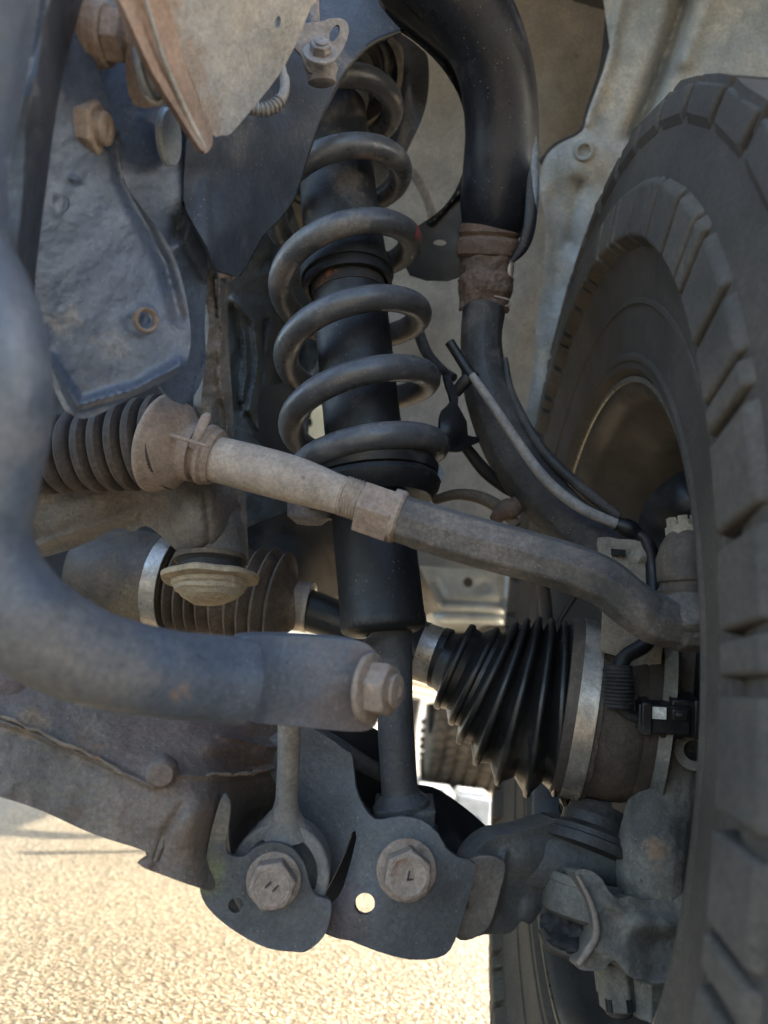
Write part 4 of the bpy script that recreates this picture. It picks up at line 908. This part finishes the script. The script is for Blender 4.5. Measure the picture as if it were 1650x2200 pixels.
cbx('plug_rear', 1466, 1536, 60, 80, .019, .434)
cbx('plug_ring', 1488, 1537, 12, 86, .022, .432)
cbx('latch_frame', 1460, 1536, 34, 26, .004, .430)
cbx('latch_button', 1460, 1536, 16, 10, .003, .428, m_rub)
cbx('paint_mark', 1416, 1532, 30, 26, .001, .4315, m_white, b=.0002)
cbx('lower_clip', 1440, 1572, 50, 18, .012, .437)
tag(obj('brake_hose', tube([(888, 372, .66, 11), (905, 398, .655, 11), (920, 430, .65, 11), (930, 465, .65, 11)], 6, 12), m_hose), 'short tan pipe curving behind the upper right of the spring', 'pipe')
tag(obj('brake_line', tube([(885, 670, .62, 10), (900, 715, .61, 12), (918, 760, .6, 12), (950, 795, .59, 10), (975, 812, .58, 10)], 6, 12), m_rub), 'dark brake line curving right of the lower spring turns', 'brake line')
tag(obj('rubber_hose', tube([(930, 1075, .56, 10), (985, 1062, .555, 12), (1040, 1072, .55, 14), (1085, 1100, .545, 14), (1110, 1130, .54, 12)], 6, 14), m_cvd), 'dark hose arching just above the tie rod near the spring seat', 'hose')
tag(obj('hose_fitting', wobble(tube([(1060, 1118, .545, 12), (1080, 1095, .54, 22), (1105, 1090, .54, 20), (1112, 1060, .54, 8)], 4, 14), .002, 60), m_rustb), 'rusty hose fitting above the tie rod where the bracket ends', 'fitting')
tag(obj('lower_pipe', tube([(1165, 1250, .6, 14), (1172, 1300, .6, 14), (1176, 1350, .6, 14)], 5, 12), m_joint), 'short brown pipe below the tie rod, left of the dusty plate', 'pipe')
tag(obj('thin_wire', tube([(1196, 1350, .6, 7), (1210, 1320, .6, 6), (1235, 1282, .6, 6)], 5, 8), m_joint), 'thin wire slanting under the tie rod above the outer boot', 'wire')

# ------------------------------------------------------------------ frame on the left
fr = thing('frame_bracket', P(250, 600, .35), 'blue grey frame plate with rounded bottom corner at the upper left', 'frame plate')
# rear plate with highlight
slabp([(190, -60), (470, -60), (470, 200), (462, 330), (440, 420), (446, 560), (440, 700), (440, 800), (395, 870), (340, 820), (380, 760), (390, 640), (330, 500), (240, 380), (150, 200)],
      [(190, 0, .33), (580, 0, .40), (240, 380, .345), (450, 560, .40), (400, 850, .40), (560, 330, .41)], .006, 'rear_plate', m_frame, fr, .002, 3, holes=[(405, 340, 5, 17, -8)], bumps=[(385, 490, 14, 34, -6, 25), (400, 500, 20, 40, 3, 30), (215, 120, 14, 20, 0.5, 0), (430, 430, 50, 45, 4, 0)], ridges=[([(372, 470), (400, 540), (440, 600)], 6, -3)], nz=(.6, 70), step=14)
slabp([(120, 120), (180, 60), (238, 245), (262, 300), (265, 380), (300, 440), (345, 500), (378, 560), (400, 640), (410, 720), (402, 775), (375, 808), (290, 850), (205, 893), (165, 896), (140, 860), (100, 755), (75, 620), (95, 400)],
      [(120, 120, .30), (180, 80, .31), (80, 620, .315), (390, 600, .365), (180, 890, .34), (390, 790, .362), (250, 400, .335)], .012, 'front_plate', m_frame, fr, .003, 3,
      bumps=[(312, 688, 18, 25, 2.2, 0), (312, 688, 10, 16, -3, 0), (122, 435, 14, 26, 1, 0), (122, 435, 8, 18, -1.2, 0), (160, 385, 14, 8, 2, 20)],
      ridges=[([(245, 300), (262, 390), (305, 470), (355, 570), (385, 680)], 14, -5), ([(105, 770), (168, 870), (290, 835), (385, 785)], 11, 4)], nz=(.8, 60), step=12)
slabp([(115, -60), (190, -60), (135, 160), (98, 420), (75, 620), (82, 700), (60, 620), (40, 540), (52, 400), (60, 250), (85, 120)], [(150, -50, .285), (60, 550, .30), (130, 150, .295)], .01, 'edge_flange', m_frame2, fr, .002, 3, bumps=[(75, 215, 22, 60, 7, 5)])
for i, (x, y, d) in enumerate(((208, 72, .318), (150, 268, .322))):
    nb = thing('flange_nut', P(x, y, d), ['brown flange nut on the frame plate, the higher one touching the beige bracket', 'brown flange nut on the frame plate, the lower one standing free'][i], 'nut', 'flange nuts on the frame plate')
    ax = V(1, -.06, -.14)
    bolt(nb, P(x, y, d), ax, .0128, .0112, .008, m_nut, hf=.0055, stud=.004, name='x', rot=.3*i)
    obj('lower_washer', lathe(P(x, y, d)-ax*.003, P(x, y, d)+ax*.001, [(0, .0138), (.8, .0138), (1, .012), (1, 0)], 40), m_nut, nb)
rs = thing('radiator_support', P(40, 250, .24), 'blurred blue painted panel at the top left corner', 'panel')
slabp([(-120, -80), (105, -80), (88, 60), (60, 170), (30, 300), (18, 400), (10, 520), (-120, 560)], [(-100, 0, .20), (80, 0, .25), (0, 500, .25)], .008, 'support_panel', m_frame, rs, .003, 3, ridges=[([(95, -60), (60, 150), (25, 330)], 14, -8)])
obj('support_stay', tube([(40, 330, .30, 26), (30, 420, .30, 26), (24, 520, .30, 22)], 5, 16), m_joint, rs)
for (x, y, d, r) in ((312, 688, .345, .0052), (122, 436, .318, .0045)):
    c = P(x, y, d); obj('weld_ring', wobble(lathe(c, c+V(.62, -.75, -.1)*.003, [(0, r*.75), (0, r*1.15), (.7, r*1.1), (1, r*.95), (.7, r*.8), (0, r*.75)], 40), .0004, 300), m_nut if r > .005 else m_frame, fr)
obj('dark_backing', panel([(0, -60), (150, -60), (110, 250), (90, 540), (-40, 560)], [(50, 0, .33)], 30, 1), m_dark, rs)

sk = thing('skid_bracket', P(480, 120, .32), 'beige dusty folded bracket hanging into the top of the picture', 'bracket')
slabp([(330, -60), (700, -60), (668, 15), (640, 85), (600, 160), (545, 230), (497, 286), (478, 290), (455, 285), (420, 190), (380, 90)], [(340, -40, .29), (680, -40, .35), (455, 285, .335), (600, 160, .36)], .004, 'top_face', m_skid, sk, .0012, 3, holes=[(597, 47, 6, 13, 12)], nz=(.5, 40), step=14, bumps=[(600, 60, 60, 60, 2, 0)])
slabp([(240, -60), (335, -60), (385, 90), (424, 190), (458, 288), (447, 326), (430, 320), (380, 240), (330, 160), (280, 50)], [(250, -40, .275), (335, -40, .289), (457, 288, .333), (440, 326, .322)], .004, 'side_flange', m_skidb, sk, .001, 2, nz=(.5, 40), step=12, ridges=[([(285, -50), (350, 100), (447, 300)], 8, 1.5)])
obj('flange_lip', tube([(296, -60, .276, 5), (330, 60, .288, 5), (356, 140, .298, 6), (400, 240, .314, 6), (440, 318, .324, 5)], 6, 12), m_skid, sk)
obj('tab_rim', tube([(300, 78, .303, 4), (312, 95, .304, 5), (300, 130, .306, 5), (302, 175, .308, 5), (318, 212, .31, 5), (342, 222, .312, 5), (362, 208, .312, 5), (378, 214, .312, 5)], 6, 10), m_skid, sk)
slabp([(270, 120), (280, 90), (300, 75), (335, 85), (360, 130), (362, 190), (345, 225), (310, 232), (285, 220), (272, 180)], [(270, 120, .315), (340, 220, .32), (340, 90, .305)], .006, 'tab', m_skidb, sk, .001, 3, step=9)
ax = V(.96, -.16, .0)
obj('grey_plug', lathe(P(318, 150, .312), P(318, 150, .312)+ax*.006, [(0, .0125), (.3, .0135), (.5, .0132), (.55, .0105), (.9, .0100), (1, .0088), (1, 0)], 40), m_plug, sk, label='grey plastic push plug')
tag(obj('oval_plug', lathe(P(357, 295, .352), P(357, 295, .352)+V(1, -.1, -.1)*.003, [(0, .0125), (.6, .0128), (1, .0118), (1, 0)], 40), m_silver), 'smooth pale oval plug in the frame plate below the beige bracket', 'plug')

gs = thing('frame_gusset', P(620, 300, .43), 'dark blue frame gusset with a wavy rubber edged rim left of the spring', 'gusset')
gout = [(520, -80), (760, -80), (815, 10), (850, 52), (858, 68), (800, 92), (765, 122), (735, 160), (712, 205), (690, 250), (672, 300), (655, 350), (640, 400), (628, 430), (600, 470), (565, 505), (540, 550), (514, 592), (492, 588), (462, 575), (445, 530), (415, 480), (395, 430), (398, 340), (410, 200), (430, 60), (450, -80)]
slabp(gout, [(560, -50, .46), (850, 60, .50), (640, 400, .455), (510, 590, .405), (400, 400, .374), (450, 540, .378), (450, 320, .382), (430, 0, .375)], .0035, 'gusset_plate', m_gusset, gs, .0008, 2, nz=(1, 60), step=14, ridges=[([(455, 560), (440, 480), (440, 400)], 14, 3)], bumps=[(500, 460, 50, 60, 5, 20), (600, 200, 60, 60, -4, 0)])
obj('rim_edge', tube([(858, 68, .498, 5), (800, 92, .49, 6), (765, 122, .486, 6), (735, 160, .482, 6), (712, 205, .478, 5), (690, 250, .475, 5), (672, 300, .47, 4), (655, 350, .466, 4), (640, 400, .462, 4), (628, 430, .458, 4), (600, 470, .454, 3), (565, 505, .448, 3), (540, 550, .44, 3), (514, 592, .436, 3)], 5, 10), m_black, gs)
sl_ = thing('slotted_link', P(695, 120, .42), 'grey slotted link plate with flanged bolt in front of the dark gusset', 'bracket')
slabp([(640, 55), (690, 45), (715, 38), (740, 42), (750, 62), (742, 95), (722, 130), (700, 155), (665, 155), (648, 120), (630, 95)], [(690, 100, .425), (740, 50, .43), (650, 100, .42)], .003, 'slotted_plate', m_slot, sl_, .0006, 4, holes=[(719, 71, 9, 19, 24)], step=8)
obj('upper_bolt', tube([(672, -30, .43, 14), (674, 20, .43, 12), (678, 52, .43, 10)], 5, 12), m_slot, sl_)
c = P(688, 118, .417); ax = V(.12, -.86, .42)
bolt(sl_, c, ax, .0098, .0062, .0052, m_slot, hf=.002, name='x', stud=.0012)
obj('collar', lathe(P(690, 140, .43), P(692, 182, .432), [(0, .009), (.15, .0098), (.3, .009), (.5, .0085), (.9, .008), (1, .006), (1, 0)], 40), m_slot, sl_)
ch = thing('corrugated_conduit', P(580, 220, .40), 'grey corrugated cable conduit under the beige bracket', 'conduit')
cp = catmull([(604, 135, .405), (612, 175, .402), (608, 205, .40), (588, 228, .398), (560, 236, .396), (530, 228, .395)], 14)
obj('conduit_sleeve', fixn(sweep([P(*a) for a in cp[:34]], [11*.4/F if i > 10 else 8*.4/F for i in range(34)], 16)), m_hose, ch)
obj('conduit_rings', fixn(sweep([P(*a) for a in cp[32:]], [(15 if (i//2) % 2 else 11)*.4/F for i in range(len(cp)-32)], 20)), m_hose, ch)

# vertical grimy seam and crumpled sheet left of the spring
sm = thing('frame_seam', P(470, 800, .45), 'grimy lumpy vertical frame seam between the frame plate and the spring', 'frame seam')
obj('seam_face', panel([(395, 480), (420, 490), (465, 575), (492, 590), (488, 650), (492, 760), (500, 880), (500, 1010), (440, 1010), (430, 900), (440, 780), (448, 680), (425, 600)], [(400, 490, .415), (490, 600, .44), (440, 700, .43), (495, 980, .47), (440, 1000, .45)], 9, 3,
    bumps=[(470, 660, 14, 40, 5, 5), (455, 740, 18, 30, 4, 0), (480, 830, 16, 40, 6, -8), (450, 900, 20, 30, 4, 0)], ridges=[([(470, 590), (478, 700), (470, 800), (488, 900), (485, 1000)], 6, 5), ([(462, 600), (466, 680)], 3, -4)], nz=(5, 26)), m_foil, sm, mods=(solid(.01),))
obj('clip', tube([(470, 594, .43, 5), (485, 590, .43, 7), (500, 592, .432, 6), (497, 598, .434, 4)], 5, 10), m_bolt, sm)
obj('clip', tube([(466, 600, .432, 6), (468, 640, .435, 5), (472, 665, .438, 3)], 5, 10), m_bolt, sm)
cs = tag(obj('crumpled_shield', panel([(488, 560), (560, 480), (610, 420), (640, 480), (660, 600), (690, 740), (650, 820), (560, 830), (556, 925), (540, 935), (600, 990), (640, 1030), (700, 1060), (560, 1120), (500, 1120), (485, 900)], [(500, 600, .56), (640, 500, .62), (660, 720, .66), (500, 1000, .55), (640, 1040, .62)], 9, 2,
    ridges=[([(498, 640), (545, 690), (556, 780), (535, 880)], 8, 9), ([(500, 660), (515, 740), (505, 800), (512, 880)], 7, -9), ([(525, 720), (530, 800), (520, 860)], 5, 8), ([(570, 690), (560, 830)], 7, -8), ([(530, 890), (555, 940), (560, 980)], 5, -10)], bumps=[(620, 800, 36, 100, -40, 0)], nz=(5, 28)), m_sheetb, mods=(solid(.004),)),
    'creased blue grey heat shield sheet left of the coil spring', 'heat shield')

# ------------------------------------------------------------------ crossmember and bump stop
cm = thing('crossmember', P(400, 1130, .5), 'dark cast frame crossmember under the steering boot holding the bump stop', 'crossmember')
cmm = panel([(20, 1090), (60, 1040), (200, 1000), (420, 980), (520, 1010), (528, 1080), (532, 1150), (532, 1200), (500, 1205), (400, 1195), (345, 1150), (312, 1130), (285, 1142), (250, 1135), (180, 1170), (120, 1190), (60, 1200), (20, 1160)],
            [(30, 1100, .46), (200, 1080, .47), (300, 1120, .48), (430, 1100, .465), (528, 1100, .49), (450, 1200, .475), (60, 1190, .49)], 11, 3,
            bumps=[(430, 1120, 60, 70, 16, 0), (180, 1100, 90, 40, 14, -20), (510, 1092, 7, 14, -5, 0)], ridges=[([(440, 1060), (448, 1140), (446, 1200)], 7, -3), ([(60, 1180), (200, 1130), (290, 1110)], 9, 5)], nz=(2.5, 40))
obj('casting', cmm, m_cast, cm, 30, mods=(solid(.02),))
obj('casting_end', tube([(450, 1090, .49, 60), (455, 1150, .487, 72), (458, 1200, .484, 74)], 5, 32), m_cast, cm)
bs = thing('bump_stop', P(452, 1250, .47), 'dusty beige round bump stop under the crossmember end', 'bump stop')
A, B = P(455, 1195, .475), P(448, 1300, .465)
sc_ = .47/F
obj('stop_neck', wobble(lathe(A, B, [(0, 70*sc_), (.12, 74*sc_), (.2, 68*sc_), (.42, 72*sc_), (.42, 0)], 48), .0006, 120), m_rub, bs)
obj('stop_flange', wobble(lathe(A, B, [(.38, 40*sc_), (.38, 98*sc_), (.42, 104*sc_), (.50, 102*sc_), (.53, 86*sc_), (.53, 0)], 64), .0012, 60), m_stop, bs)
obj('stop_dome', wobble(lathe(A, B, [(.5, 82*sc_), (.62, 80*sc_), (.66, 74*sc_), (.74, 72*sc_), (.78, 64*sc_), (.84, 60*sc_), (.88, 50*sc_), (.94, 36*sc_), (.97, 0)], 64), .0012, 80), m_stop, bs)
obj('neck_band', lathe(A, B, [(.02, 74*sc_), (.03, 80*sc_), (.12, 80*sc_), (.13, 74*sc_)], 48), m_joint, bs)
